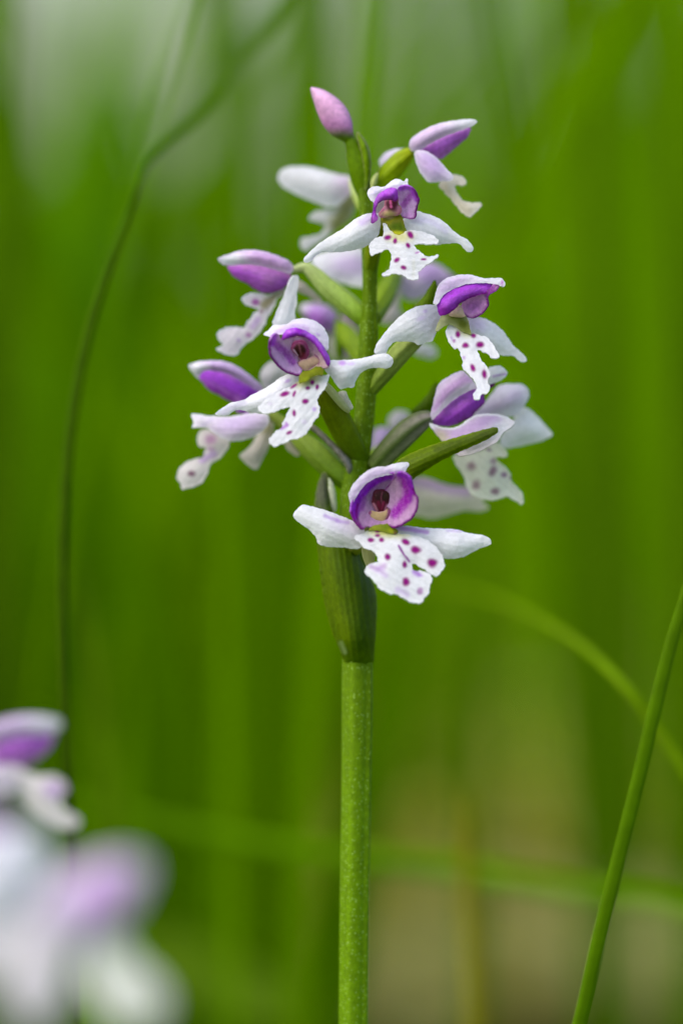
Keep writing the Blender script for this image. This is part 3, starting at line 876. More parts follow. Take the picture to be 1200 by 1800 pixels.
sheet(f, 'lip', 'R11', [(585, 610), (640, 590), (720, 575), (790, 560), (850, 522), (892, 530), (930, 575), (944, 605), (880, 613), (862, 622), (902, 662), (952, 712), (970, 780), (1012, 822), (1041, 870), (1036, 922), (980, 890), (930, 872), (870, 893), (800, 892), (730, 870), (680, 820), (655, 740), (610, 670)], z=-38, gx=.1, gy=.1, bulge=10, curl=5, base=lin(234, 234, 220),
      paint=[spot(705, 672, 26, 28, 0, lin(150, 104, 130), .75, .7), spot(846, 706, 24, 34, 30, lin(140, 84, 122), .8, .6), spot(736, 797, 26, 30, 0, lin(150, 100, 128), .75, .7), spot(862, 838, 28, 22, 0, lin(138, 80, 116), .8, .6), spot(921, 730, 20, 17, 0, lin(140, 90, 140), .85, .5), spot(966, 748, 10, 16, 0, lin(132, 74, 130), .8, .5),
             spot(850, 640, 20, 22, 30, lin(160, 120, 150), .7, .6), spot(818, 565, 18, 10, 20, lin(140, 90, 140), .8, .5)], step=3)
sheet(f, 'dorsal_sepal', 'R11', [(812, 30), (850, 14), (900, 14), (936, 45), (936, 76), (900, 106), (860, 124), (800, 140), (755, 170), (740, 140), (780, 80)], z=32, gx=.1, bulge=8, base=WHITE, paint=[('line', [(850, 80), (890, 72), (930, 66)], 7, lin(190, 134, 214), .7, .7)])
sheet(f, 'petal', 'R11', [(428, 392), (480, 325), (560, 245), (650, 175), (730, 140), (810, 120), (862, 118), (852, 146), (830, 160), (800, 190), (790, 215), (796, 246), (770, 282), (725, 322), (714, 347), (660, 372), (600, 400), (540, 410), (470, 402)], z=14, gx=.12, bulge=26, base=lin(188, 108, 210),
      paint=[('line', [(480, 370), (600, 290), (720, 200)], 50, lin(192, 116, 206), .6, .9), ('line', [(520, 385), (640, 330), (760, 240)], 40, lin(172, 66, 212), .75, .9), ('edge', 3.2, DEEP, .9, [(850, 146), (795, 220), (770, 282), (714, 347), (640, 385)]), ('blob', 840, 135, 30, 24, 0, DEEP, .8, .5)])
sheet(f, 'dorsal_sepal', 'R11', [(432, 352), (448, 280), (465, 205), (490, 130), (550, 84), (610, 52), (652, 46), (700, 90), (742, 140), (768, 172), (728, 164), (650, 198), (570, 252), (500, 318), (452, 366)], z=40, gx=.1, gy=-.1, bulge=18, base=lin(232, 214, 236),
      paint=[('line', [(470, 300), (540, 190), (650, 105), (700, 95)], 26, lin(198, 130, 210), .5, .9), ('line', [(450, 350), (580, 215), (725, 130)], 16, lin(236, 226, 240), .8, .8), ('edge', 4, lin(236, 224, 238), .5)])
sheet(f, 'lateral_sepal', 'R11', [(428, 388), (500, 412), (560, 420), (620, 408), (690, 358), (740, 334), (810, 327), (880, 331), (942, 350), (987, 381), (962, 420), (912, 452), (872, 512), (820, 542), (760, 572), (700, 594), (630, 604), (575, 570), (515, 510), (468, 450)], z=45, gy=.45, bulge=22, base=lin(224, 216, 222),
      paint=[('line', [(500, 440), (620, 460), (760, 390), (850, 360)], 50, lin(190, 158, 204), .8, .9), ('edge', 4.0, WHITE, 1.0, [(430, 390), (560, 420), (690, 358), (810, 328), (940, 350)]), ('blob', 900, 420, 80, 50, -20, WHITE, .7, .8), ('blob', 500, 480, 50, 50, 0, lin(190, 188, 120), .6, .8)], curl=4)
sheet(orchid, 'bract', 'R11', [(215, 645), (300, 590), (400, 548), (520, 508), (640, 472), (760, 438), (850, 417), (881, 424), (872, 456), (800, 502), (700, 548), (600, 592), (500, 642), (420, 692), (350, 738), (305, 765), (255, 710)], z=95, gy=.2, bulge=16, base=lin(84, 104, 0),
      paint=[('edge', 2.5, lin(120, 140, 0), .6), ('blob', 820, 450, 90, 40, -20, lin(74, 86, 34), .6, .8), ('line', [(480, 560), (640, 510), (800, 460)], 22, lin(60, 72, 20), .5, .9)], mat=M_BRACT, vein=(-24, .14, .8, .8))

# ---- right upper flower
f = flower([(85, 770, 0, 26), (140, 690, 10, 40), (200, 610, 20, 52), (270, 520, 34, 60), (350, 440, 45, 56), (430, 360, 55, 44), (500, 320, 62, 30)], 'R4', base=lin(80, 106, 0), top=lin(150, 160, 90), label='flower with a purple hood tipped sideways and a long narrow spotted lip')
sheet(orchid, 'bract', 'R4', [(340, 265), (395, 205), (438, 140), (465, 104), (478, 130), (468, 200), (455, 250), (430, 300)], z=40, bulge=8, base=lin(92, 118, 0), mat=M_BRACT, vein=(-60, .08, .7))
sheet(f, 'lateral_sepal', 'R4', [(645, 330), (670, 312), (725, 316), (790, 343), (850, 390), (887, 440), (920, 485), (962, 520), (991, 560), (972, 573), (940, 560), (915, 537), (870, 537), (820, 525), (760, 490), (700, 440), (665, 390)], z=50, gx=-.15, bulge=12, base=WHITE,
      paint=[('blob', 700, 350, 60, 36, 30, lin(216, 202, 232), .8, .8)])
sheet(f, 'lateral_sepal', 'R4', [(470, 246), (490, 265), (505, 310), (500, 350), (482, 372), (472, 410), (452, 452), (420, 460), (370, 476), (345, 459), (290, 455), (235, 460), (205, 490), (188, 522), (150, 528), (121, 516), (135, 470), (170, 420), (210, 370), (270, 310), (330, 270), (390, 249)], z=88, gx=-.2, bulge=18, base=WHITE,
      paint=[spot(412, 282, 14, 10, -20, lin(190, 150, 220), .7, .6), spot(392, 322, 26, 12, -20, lin(212, 190, 232), .7, .7), ('blob', 440, 340, 70, 80, 0, lin(224, 214, 234), .6, .8)], curl=-3)
sheet(f, 'throat', 'R4', [(470, 400), (492, 330), (510, 305), (560, 296), (640, 305), (665, 372), (672, 415), (640, 405), (600, 385), (560, 360), (520, 368)], z=92, gy=.3, bulge=6, base=lin(186, 188, 140), paint=[('line', [(570, 310), (605, 335), (650, 390)], 36, lin(118, 128, 20), .85, .8), spot(625, 352, 26, 22, 20, lin(92, 104, 0), .8, .6)], thick=5)
sheet(f, 'lip', 'R4', [(527, 402), (540, 372), (560, 350), (600, 376), (640, 396), (672, 405), (720, 418), (765, 432), (796, 470), (826, 520), (832, 546), (800, 549), (760, 520), (716, 502), (712, 515), (732, 560), (770, 610), (779, 650), (765, 685), (781, 715), (766, 746), (731, 756), (720, 780), (692, 785), (688, 755), (705, 720), (700, 690), (660, 640), (630, 610), (620, 550), (598, 492), (575, 492), (545, 452)], z=112, gy=.45, bulge=7, curl=3, base=WHITE,
      paint=[('blob', 640, 400, 46, 26, 20, lin(206, 206, 140), .7, .8), spot(598, 415, 15, 19), spot(641, 477, 19, 16), spot(686, 421, 15, 14), spot(723, 473, 24, 17, 5), spot(683, 605, 14, 22, -25), spot(748, 643, 14, 25, -8), spot(577, 452, 8, 10, 0, lin(162, 64, 160), .8), spot(632, 547, 9, 10, 0, lin(190, 150, 210), .8, .5), ('line', [(560, 430), (566, 446)], 5, LILAC, .7, .5)])
bw4 = (600, 300, 190, 20)
sheet(f, 'petal', 'R4', [(618, 242), (650, 208), (700, 185), (760, 165), (790, 140), (798, 128), (832, 136), (812, 170), (772, 190), (766, 220), (769, 246), (740, 291), (690, 319), (650, 316), (628, 292)], z=105, gx=.1, bowl=bw4, bulge=-8, base=lin(218, 164, 214),
      paint=[('blob', 690, 255, 40, 30, -20, lin(188, 108, 200), .6, .8), ('edge', 3.2, DEEP, .95, [(830, 136), (770, 190), (768, 245), (690, 319), (640, 310)]), ('line', [(760, 190), (800, 150)], 14, lin(172, 74, 190), .8, .6)])
sheet(f, 'petal', 'R4', [(479, 240), (500, 200), (550, 165), (600, 140), (660, 118), (720, 115), (795, 124), (790, 156), (760, 180), (700, 196), (650, 216), (610, 241), (580, 271), (545, 296), (500, 309), (484, 282)], z=112, gy=.2, bulge=20, base=lin(170, 60, 204),
      paint=[('line', [(520, 250), (620, 180), (740, 150)], 26, lin(198, 102, 226), .65, .9), ('edge', 3.4, DEEP, .95, [(795, 145), (700, 196), (610, 241), (545, 296), (495, 307)]), ('blob', 510, 285, 34, 26, 0, lin(134, 24, 150), .7, .7), ('line', [(560, 200), (650, 150), (760, 135)], 8, VIOLET, .6, .8)])
sheet(f, 'column', 'R4', [(545, 298), (580, 270), (612, 244), (632, 290), (640, 312), (600, 318), (560, 312)], z=95, bulge=6, base=lin(200, 170, 150), mat=M_COLUMN, thick=6)
sheet(f, 'dorsal_sepal', 'R4', [(458, 235), (470, 185), (484, 140), (515, 104), (560, 84), (620, 73), (680, 76), (740, 93), (800, 93), (842, 93), (867, 120), (862, 139), (830, 137), (790, 124), (720, 122), (650, 128), (590, 148), (540, 173), (505, 204), (486, 240)], z=112, gy=.25, bulge=4, base=lin(236, 226, 240),
      paint=[('blob', 560, 130, 90, 30, -25, lin(210, 176, 224), .6, .8), ('blob', 800, 108, 80, 20, 0, WHITE, .8, .6), spot(850, 118, 8, 16, 10, lin(182, 94, 190), .8, .6), ('edge', 2.5, WHITE, .6)])

# ---- top front flower
f = flower([(650, 475, 0, 12), (656, 440, 20, 14), (664, 410, 45, 14), (676, 390, 70, 11), (686, 378, 84, 8)], 'px', base=lin(78, 104, 0), top=lin(138, 140, 0), label='topmost open flower facing out, its lip tip spread in three points')
sheet(f, 'lateral_sepal', 'R1', [(512, 681), (548, 690), (554, 730), (546, 782), (520, 822), (470, 852), (400, 869), (330, 876), (270, 876), (240, 891), (215, 917), (186, 927), (178, 908), (200, 880), (250, 834), (310, 794), (370, 758), (420, 718), (465, 693)], z=92, gx=-.12, bulge=18, base=WHITE,
      paint=[('line', [(520, 700), (460, 730)], 16, lin(216, 196, 232), .8, .9), ('line', [(250, 880), (215, 912)], 5, lin(206, 200, 220), .8, .7)], curl=-4)
sheet(f, 'lateral_sepal', 'R1', [(722, 672), (770, 683), (820, 699), (870, 729), (912, 770), (945, 794), (982, 815), (1005, 845), (1007, 868), (986, 874), (960, 856), (938, 832), (880, 832), (820, 838), (760, 815), (705, 795), (675, 755), (660, 715), (690, 700)], z=88, gx=.05, bulge=18, base=WHITE,
      paint=[('line', [(720, 715), (800, 725), (870, 770)], 14, lin(222, 212, 236), .6, .9)], curl=-4)
sheet(f, 'lip', 'R10', [(392, 690), (450, 715), (490, 785), (560, 835), (640, 845), (690, 795), (720, 788), (800, 785), (900, 800), (1000, 830), (1080, 870), (1127, 920), (1100, 961), (1000, 966), (900, 961), (822, 966), (812, 990), (860, 1050), (930, 1100), (980, 1135), (1040, 1125), (1110, 1106), (1124, 1120), (1090, 1160), (1010, 1215), (920, 1280), (862, 1340), (866, 1400), (830, 1432), (780, 1444), (730, 1421), (660, 1381), (560, 1356), (460, 1376), (395, 1387), (380, 1360), (430, 1335), (480, 1280), (500, 1200), (505, 1100), (490, 1060), (430, 1040), (350, 1075), (280, 1106), (238, 1107), (218, 1060), (220, 980), (260, 910), (330, 880), (395, 850), (408, 780)],
      z=122, gy=.35, bulge=6, curl=2, base=WHITE, step=2.2,
      paint=[('blob', 620, 870, 150, 70, 0, lin(226, 222, 150), .8, .8), spot(457, 881, 48, 32, -10), spot(556, 925, 26, 38, 15), spot(757, 845, 36, 54, -35), spot(725, 985, 27, 38, -30), spot(577, 1178, 44, 28, -35), spot(665, 1277, 42, 28, 15), spot(932, 1168, 38, 13), spot(848, 1080, 32, 12, -15, lin(188, 94, 190), .8, .5), ('line', [(800, 1180), (800, 1400)], 22, lin(226, 224, 214), .5, .9)])
bw3 = (520, 560, 330, 26)
sheet(f, 'petal', 'R10', [(300, 470), (420, 390), (440, 480), (390, 540), (345, 610), (320, 650), (300, 580)], z=98, base=lin(214, 200, 206), bowl=bw3)
sheet(f, 'petal', 'R10', [(575, 270), (610, 218), (700, 200), (770, 220), (822, 280), (852, 360), (862, 400), (842, 470), (822, 540), (822, 602), (790, 630), (720, 632), (655, 617), (632, 590), (640, 490), (600, 430), (585, 340)], z=118, gx=.15, bowl=bw3, bulge=-4, base=lin(208, 172, 218), step=2.2,
      paint=[('speckle', [(760, 320), (720, 380), (670, 450)], 60, lin(172, 64, 190), .75), ('line', [(620, 235), (720, 222), (800, 285), (845, 390)], 34, VIOLET, .85, .7), ('edge', 2.6, DEEP, .95, [(800, 260), (855, 390), (820, 560), (800, 625), (660, 617)]), ('blob', 720, 590, 60, 40, 0, lin(202, 134, 206), .5, .8)])
sheet(f, 'petal', 'R10', [(236, 682), (240, 620), (258, 540), (268, 460), (288, 390), (328, 320), (400, 263), (470, 233), (530, 222), (578, 245), (592, 310), (597, 370), (560, 405), (500, 390), (430, 388), (370, 412), (322, 452), (307, 520), (312, 580), (332, 620), (312, 667), (258, 694)], z=125, bulge=16, base=lin(178, 76, 208), step=2.2,
      paint=[('line', [(300, 420), (400, 300), (520, 260)], 50, lin(202, 116, 224), .6, .9), ('edge', 2.6, DEEP, .95, [(560, 400), (430, 388), (322, 452), (305, 540), (260, 690), (240, 650)]), ('blob', 420, 320, 40, 26, -20, VIOLET, .7, .8), ('blob', 290, 640, 40, 40, 0, lin(208, 124, 210), .6, .8)])
sheet(f, 'throat', 'R10', [(375, 650), (400, 610), (440, 590), (520, 590), (600, 585), (645, 595), (662, 660), (684, 720), (694, 800), (645, 855), (560, 848), (488, 780), (400, 705)], z=105, gy=.3, bulge=3, base=lin(108, 110, 26), mat=M_COLUMN, thick=3,
      paint=[spot(590, 745, 100, 62, 5, lin(70, 92, 0), .95, .6), ('line', [(400, 640), (480, 690), (520, 640), (640, 610)], 14, lin(124, 120, 0), .8, .7), ('blob', 470, 600, 60, 30, 0, lin(186, 160, 120), .8, .8), ('blob', 570, 825, 90, 30, 0, lin(190, 190, 30), .7, .8)])
sheet(f, 'column', 'R10', [(335, 570), (380, 510), (410, 460), (420, 395), (500, 385), (595, 370), (598, 430), (600, 455), (640, 490), (645, 550), (590, 590), (510, 600), (430, 615), (370, 625)], z=111, bulge=7, base=lin(170, 108, 128), mat=M_COLUMN, thick=8,
      paint=[('blob', 505, 455, 78, 90, 0, MAROON, .95, .4), ('line', [(495, 395), (505, 480)], 14, lin(206, 90, 140), .9, .6), ('blob', 565, 420, 30, 40, 0, lin(80, 24, 40), .7, .6), ('line', [(350, 580), (400, 520), (380, 600)], 8, lin(120, 40, 90), .8, .6), ('line', [(620, 500), (635, 545), (590, 580)], 8, lin(140, 60, 100), .7, .6), ('blob', 470, 570, 80, 36, 0, lin(196, 176, 110), .8, .8)])
sheet(f, 'dorsal_sepal', 'R10', [(188, 300), (208, 250), (250, 213), (310, 206), (390, 213), (450, 188), (500, 138), (560, 110), (620, 116), (678, 140), (700, 103), (724, 113), (727, 150), (714, 205), (650, 235), (580, 255), (520, 250), (440, 275), (380, 295), (330, 335), (300, 400), (270, 419), (213, 362)], z=98, gy=.3, bulge=5, base=WHITE, step=2.2,
      paint=[('line', [(300, 360), (400, 270), (540, 225), (640, 215)], 26, lin(218, 190, 232), .7, .9), ('blob', 270, 290, 50, 50, 0, lin(226, 216, 240), .6, .8)])

# ---- middle front flower
f = flower([(635, 805, 0, 17), (612, 770, 22, 22), (590, 730, 45, 23), (572, 700, 70, 21), (556, 672, 95, 14)], 'px', base=lin(70, 98, 0), top=lin(118, 124, 0), label='front flower with spotted lip swung aside, nearly touching its neighbour with one sepal')
tube(f, 'spur', 'R3', [(955, 250, 120, 20), (1000, 300, 108, 24), (1050, 360, 92, 24), (1090, 405, 80, 20), (1108, 426, 74, 8)], base=lin(206, 206, 160), mat=M_PETAL)
sheet(f, 'lateral_sepal', 'R3', [(1040, 310), (1085, 300), (1110, 350), (1135, 400), (1100, 410), (1070, 370)], z=72, bulge=4, base=lin(214, 212, 200))
sheet(f, 'lateral_sepal', 'R3', [(815, 190), (760, 192), (700, 214), (640, 259), (580, 294), (520, 324), (470, 354), (400, 369), (350, 399), (302, 436), (340, 449), (385, 442), (430, 414), (480, 420), (550, 432), (600, 436), (680, 390), (780, 300), (820, 240)], z=128, gx=-.05, bulge=14, base=WHITE,
      paint=[spot(740, 238, 18, 10, -30, lin(200, 160, 226), .8, .7), ('line', [(480, 370), (400, 400), (350, 430)], 16, lin(218, 208, 230), .6, .9)], curl=-3)
sheet(f, 'lateral_sepal', 'R2', [(762, 757), (840, 751), (920, 747), (1000, 734), (1060, 717), (1120, 711), (1157, 730), (1167, 756), (1156, 791), (1120, 804), (1060, 799), (1000, 811), (960, 841), (937, 880), (922, 920), (880, 923), (838, 931), (808, 895), (778, 850), (742, 812)], z=128, gx=-.08, bulge=20, base=WHITE,
      paint=[spot(852, 770, 22, 14, 0, lin(210, 154, 232), .8, .6), spot(905, 774, 26, 9, 0, lin(216, 188, 236), .7, .7), ('blob', 830, 880, 60, 30, 0, lin(216, 212, 220), .5, .9)], curl=-5)
sheet(f, 'lip', 'R3', [(795, 246), (840, 215), (900, 193), (950, 205), (985, 199), (978, 245), (951, 300), (927, 325), (919, 370), (932, 410), (921, 450), (891, 490), (861, 541), (820, 577), (760, 592), (700, 619), (660, 632), (630, 613), (634, 580), (664, 545), (700, 520), (714, 480), (738, 430), (750, 394), (700, 408), (650, 427), (600, 435), (569, 421), (563, 395), (600, 358), (640, 328), (690, 298), (740, 278)], z=160, gy=.32, bulge=7, curl=2, base=WHITE, step=2.2,
      paint=[('blob', 850, 232, 75, 38, -10, lin(176, 180, 60), .85, .9), spot(777, 268, 25, 10, -35), spot(722, 318, 29, 15, -18), spot(779, 315, 9, 20, 22), spot(888, 246, 14, 15), spot(860, 281, 15, 11, -10), spot(916, 276, 10, 17, 10), spot(845, 361, 21, 16, -12), spot(778, 433, 11, 20), spot(748, 550, 20, 10, -22), ('line', [(700, 525), (738, 505)], 9, lin(188, 114, 210), .8, .6), ('line', [(730, 490), (735, 505)], 6, lin(192, 124, 210), .7, .6),
             spot(898, 408, 13, 13, 0, lin(196, 156, 224), .8, .6), spot(840, 485, 14, 14, 0, lin(226, 214, 236), .8, .7), spot(635, 376, 16, 10, 0, lin(214, 206, 222), .8, .7)])
bw6 = (540, 520, 330, 40)
sheet(f, 'petal', 'R9', [(420, 365), (480, 345), (550, 340), (620, 375), (695, 440), (755, 530), (805, 610), (845, 680), (820, 705), (760, 715), (640, 735), (560, 730), (500, 670), (450, 560)], z=152, bowl=bw6, base=lin(200, 168, 186), step=2.2,
      paint=[('blob', 680, 640, 110, 70, 20, lin(200, 180, 150), .8, .8), ('blob', 490, 370, 55, 18, 0, lin(232, 214, 236), .9, .6), ('line', [(690, 560), (730, 610), (730, 670)], 11, lin(140, 50, 120), .8, .6), ('line', [(600, 390), (700, 490)], 26, lin(206, 164, 206), .7, .9)])
sheet(f, 'petal', 'R9', [(162, 430), (175, 360), (215, 322), (262, 312), (300, 375), (380, 362), (432, 368), (425, 440), (445, 520), (492, 585), (492, 660), (535, 720), (528, 788), (440, 783), (370, 758), (300, 718), (230, 643), (174, 562), (160, 490)], z=158, bowl=bw6, base=lin(212, 176, 216), step=2.2,
      paint=[('speckle', [(235, 440), (330, 520), (430, 640)], 62, lin(162, 48, 180), .75), ('line', [(215, 340), (188, 430)], 30, VIOLET, .8, .7), ('edge', 2.6, DEEP, .95, [(165, 430), (174, 562), (300, 718), (440, 783), (525, 786)]), ('blob', 380, 410, 60, 40, 0, lin(222, 196, 216), .8, .8), ('line', [(490, 650), (535, 720)], 9, lin(130, 40, 120), .8, .6)])
sheet(f, 'petal', 'R9', [(298, 372), (306, 330), (355, 268), (428, 240), (520, 250), (604, 286), (684, 336), (745, 396), (795, 466), (835, 538), (866, 600), (870, 652), (848, 694), (822, 672), (796, 612), (746, 533), (686, 443), (618, 384), (550, 350), (470, 345), (390, 364), (320, 384)], z=168, bulge=14, dome=(540, 560, 250, .3), base=lin(172, 64, 212), step=2.2,
      paint=[('line', [(560, 285), (700, 375), (800, 500), (850, 620)], 26, lin(196, 116, 232), .75, .9), ('line', [(360, 290), (430, 270)], 20, lin(208, 134, 226), .6, .9), ('blob', 520, 275, 50, 20, 10, lin(148, 20, 180), .7, .7), ('edge', 2.4, DEEP, .9, [(300, 378), (470, 345), (618, 384), (746, 533), (822, 672), (848, 694)])])
sheet(f, 'column', 'R9', [(408, 470), (428, 418), (480, 388), (540, 382), (592, 418), (618, 480), (624, 550), (602, 594), (560, 618), (518, 612), (488, 580), (446, 540), (416, 510)], z=128, bulge=8, base=lin(150, 74, 112), mat=M_COLUMN, thick=10, step=2.0,
      paint=[('blob', 512, 505, 72, 82, -20, lin(52, 22, 20), 1, .25), ('blob', 555, 570, 40, 40, 0, lin(104, 24, 44), .7, .6), ('line', [(500, 430), (530, 560)], 9, lin(112, 60, 70), .8, .6), ('line', [(430, 430), (520, 400), (590, 450), (605, 560)], 10, lin(120, 36, 84), .8, .6), ('line', [(440, 500), (490, 570)], 8, lin(214, 180, 200), .8, .6)])
sheet(f, 'stigma', 'R9', [(488, 662), (520, 628), (600, 600), (690, 578), (740, 618), (736, 672), (655, 705), (600, 742), (540, 726)], z=130, bulge=3, base=lin(172, 144, 118), mat=M_COLUMN, thick=8, paint=[('edge', 2, lin(160, 100, 130), .6)])
sheet(f, 'throat', 'R9', [(498, 872), (508, 800), (540, 758), (620, 738), (690, 700), (764, 698), (790, 742), (774, 804), (720, 796), (650, 826), (580, 874), (520, 892)], z=154, gy=.4, bulge=2, base=lin(92, 100, 10), mat=M_COLUMN, thick=3, paint=[('line', [(530, 800), (620, 770), (720, 730)], 28, lin(106, 112, 0), .85, .8), ('blob', 560, 850, 50, 24, -20, lin(130, 140, 10), .7, .8)])
sheet(f, 'dorsal_sepal', 'R9', [(86, 320), (138, 273), (200, 213), (280, 207), (360, 197), (430, 152), (500, 132), (570, 129), (640, 142), (722, 177), (783, 228), (824, 288), (849, 360), (852, 440), (838, 508), (795, 460), (740, 402), (680, 352), (600, 304), (520, 270), (430, 262), (360, 286), (300, 315), (240, 325), (170, 345)], z=150, dome=(520, 520, 260, .5), gx=-.06, bulge=3, base=lin(236, 228, 240), step=2.2,
      paint=[('line', [(230, 300), (340, 260), (460, 225), (600, 260)], 30, lin(216, 184, 232), .7, .9), ('blob', 725, 320, 26, 14, 40, lin(200, 160, 224), .7, .7), ('blob', 160, 290, 90, 45, -40, WHITE, .9, .7), ('edge', 2.5, WHITE, .5)])

# ---- bottom front flower with its big bract
f = flower([(622, 965, 28, 14), (628, 950, 50, 18), (636, 930, 80, 17), (648, 915, 105, 12)], 'px', base=lin(128, 134, 0), top=lin(170, 172, 110), label='lowest front flower, in the axil of the broad green bract')
sheet(orchid, 'bract', 'R6', [(166, 300), (180, 205), (203, 140), (224, 124), (241, 150), (243, 220), (262, 330), (300, 420), (390, 520), (432, 620), (472, 700), (502, 775), (513, 860), (508, 1000), (500, 1110), (494, 1180), (460, 1212), (400, 1220), (345, 1200), (318, 1150), (298, 1098), (258, 1000), (220, 850), (198, 700), (182, 560), (168, 420)], z=17, gx=0, bulge=50, pw=.85, dome=(380, 700, 360, .2), base=lin(74, 98, 0), step=3,
      paint=[('blob', 205, 220, 60, 110, 0, lin(82, 84, 66), .9, .6), ('line', [(230, 560), (262, 800), (340, 1060)], 36, lin(100, 122, 0), .5, .9), ('line', [(460, 700), (440, 900), (420, 1080)], 40, lin(50, 78, 8), .6, .9), ('blob', 410, 1195, 110, 60, 0, lin(84, 112, 0), .8, .8), ('line', [(312, 1075), (335, 1125)], 10, lin(150, 170, 110), .6, 1.0), ('edge', 2, lin(118, 140, 0), .4)], mat=M_BRACT, vein=(82, .17, .62, 1.3), thick=5)  # paler left and darker right streaks paint in the lit and shaded sides
sheet(orchid, 'bract', 'R6', [(243, 160), (262, 175), (282, 230), (290, 300), (285, 345), (262, 335), (246, 250)], z=8, bulge=4, base=lin(196, 200, 170), mat=M_BRACT)
tube(f, 'spur', 'R6', [(470, 470, 120, 34), (462, 540, 112, 36), (468, 600, 106, 34), (475, 655, 104, 18)], base=lin(196, 192, 140), mat=M_PETAL)
sheet(f, 'lateral_sepal', 'R6', [(48, 370), (63, 339), (100, 308), (150, 316), (230, 338), (310, 368), (380, 398), (440, 440), (445, 500), (430, 535), (400, 554), (330, 545), (260, 542), (192, 527), (170, 482), (130, 441), (80, 406)], z=138, gx=-.02, gy=.1, bulge=20, base=WHITE,
      paint=[('line', [(225, 369), (262, 384), (300, 396)], 9, lin(172, 104, 214), .6, 1.0), ('line', [(290, 396), (352, 407)], 9, lin(162, 88, 206), .75, .9), ('blob', 330, 500, 120, 40, 0, lin(214, 210, 206), .5, .9), ('blob', 340, 430, 90, 40, 15, lin(226, 214, 234), .6, .9)], curl=-4)
sheet(f, 'lateral_sepal', 'R6', [(600, 432), (680, 424), (760, 434), (860, 439), (950, 444), (1020, 464), (1090, 474), (1131, 489), (1144, 510), (1141, 529), (1090, 547), (1040, 572), (990, 597), (930, 607), (885, 604), (840, 570), (760, 520), (690, 490), (620, 470)], z=138, gy=.15, bulge=20, base=WHITE,
      paint=[('line', [(630, 435), (700, 445), (790, 460)], 12, lin(188, 134, 210), .75, .7), ('line', [(900, 450), (980, 455)], 6, lin(206, 186, 226), .7, .7)], curl=-4)
sheet(f, 'lip', 'R6', [(388, 485), (440, 463), (500, 433), (560, 448), (620, 466), (700, 474), (760, 489), (822, 524), (862, 570), (882, 610), (884, 656), (850, 697), (830, 702), (800, 682), (760, 657), (714, 633), (705, 655), (722, 672), (770, 676), (802, 690), (820, 725), (806, 745), (801, 790), (776, 822), (760, 847), (720, 852), (680, 837), (630, 807), (580, 797), (530, 772), (488, 722), (448, 682), (454, 650), (490, 629), (520, 620), (506, 582), (490, 560), (450, 551), (420, 522)], z=170, gy=.35, bulge=9, curl=3, base=WHITE, step=2.2,
      paint=[('blob', 560, 455, 100, 30, 5, lin(190, 192, 60), .9, .9), spot(515, 454, 14, 9), spot(517, 478, 15, 8), spot(478, 503, 19, 13), spot(537, 502, 14, 13), spot(571, 597, 17, 18), spot(672, 514, 24, 16, 25), spot(727, 557, 29, 21, 15), spot(818, 631, 28, 24, 10), spot(666, 640, 13, 20), spot(674, 735, 20, 25), spot(750, 786, 17, 20, 0, lin(160, 70, 160), .7, .5), spot(612, 465, 10, 8, 20, lin(90, 30, 60), .9),
             ('line', [(632, 535), (660, 580), (692, 622)], 6, lin(142, 34, 150), .9, .5), ('line', [(480, 652), (520, 662), (552, 645)], 13, lin(182, 114, 200), .5, 1.0), ('line', [(520, 665), (560, 700)], 15, lin(190, 150, 212), .5, 1.0), ('line', [(720, 680), (742, 692)], 13, lin(152, 64, 196), .7, .9), spot(752, 698, 14, 7, 20, lin(172, 94, 206), .6, .9), ('line', [(630, 778), (680, 805)], 16, lin(206, 180, 226), .6, 1.0)])
bw = (530, 600, 400, 48)
sheet(f, 'petal', 'R8', [(186, 640), (212, 558), (258, 486), (318, 406), (388, 346), (460, 310), (540, 286), (620, 281), (694, 285), (700, 335), (650, 405), (668, 470), (690, 600), (680, 740), (650, 860), (560, 905), (440, 905), (372, 900), (322, 929), (278, 908), (228, 842), (192, 772), (177, 700)], z=168, bowl=bw, base=lin(188, 148, 188), step=2.2,
      paint=[('line', [(630, 310), (540, 335), (430, 390), (330, 490), (270, 580), (222, 690), (212, 780)], 52, lin(162, 32, 208), .95, .5), ('line', [(500, 335), (390, 400), (290, 520)], 14, lin(192, 94, 232), .7, .9), ('edge', 2.4, DEEP, .9, [(190, 760), (278, 908), (322, 925)]), ('line', [(262, 640), (240, 740), (262, 840), (312, 925)], 16, DEEP, .85, .6), ('speckle', [(330, 580), (300, 700)], 45, lin(162, 74, 180), .7), ('line', [(470, 700), (400, 770)], 0.1, DEEP, 0, .5)])
sheet(f, 'petal', 'R8', [(688, 325), (716, 278), (790, 272), (844, 308), (884, 370), (899, 450), (924, 520), (949, 560), (955, 620), (944, 692), (914, 762), (872, 814), (812, 854), (750, 889), (680, 912), (636, 892), (604, 850), (632, 760), (642, 700), (596, 660), (620, 600), (632, 550), (604, 490), (572, 480), (620, 415)], z=176, bowl=bw, base=lin(192, 152, 190), step=2.2,
      paint=[('speckle', [(770, 340), (840, 450), (840, 560), (770, 660), (690, 750)], 85, lin(158, 38, 172), 1.0), ('line', [(740, 285), (840, 330), (886, 430), (900, 500)], 30, lin(162, 48, 204), .9, .6), ('line', [(860, 380), (880, 500), (870, 600)], 20, lin(136, 24, 160), .7, .8), ('edge', 2.5, DEEP, 1.0, [(900, 490), (950, 570), (944, 692), (870, 814), (750, 889), (665, 908)]), ('line', [(575, 480), (640, 400), (694, 325)], 9, lin(124, 28, 130), .9, .6), ('blob', 700, 420, 50, 80, 20, lin(202, 168, 198), .6, .8)])
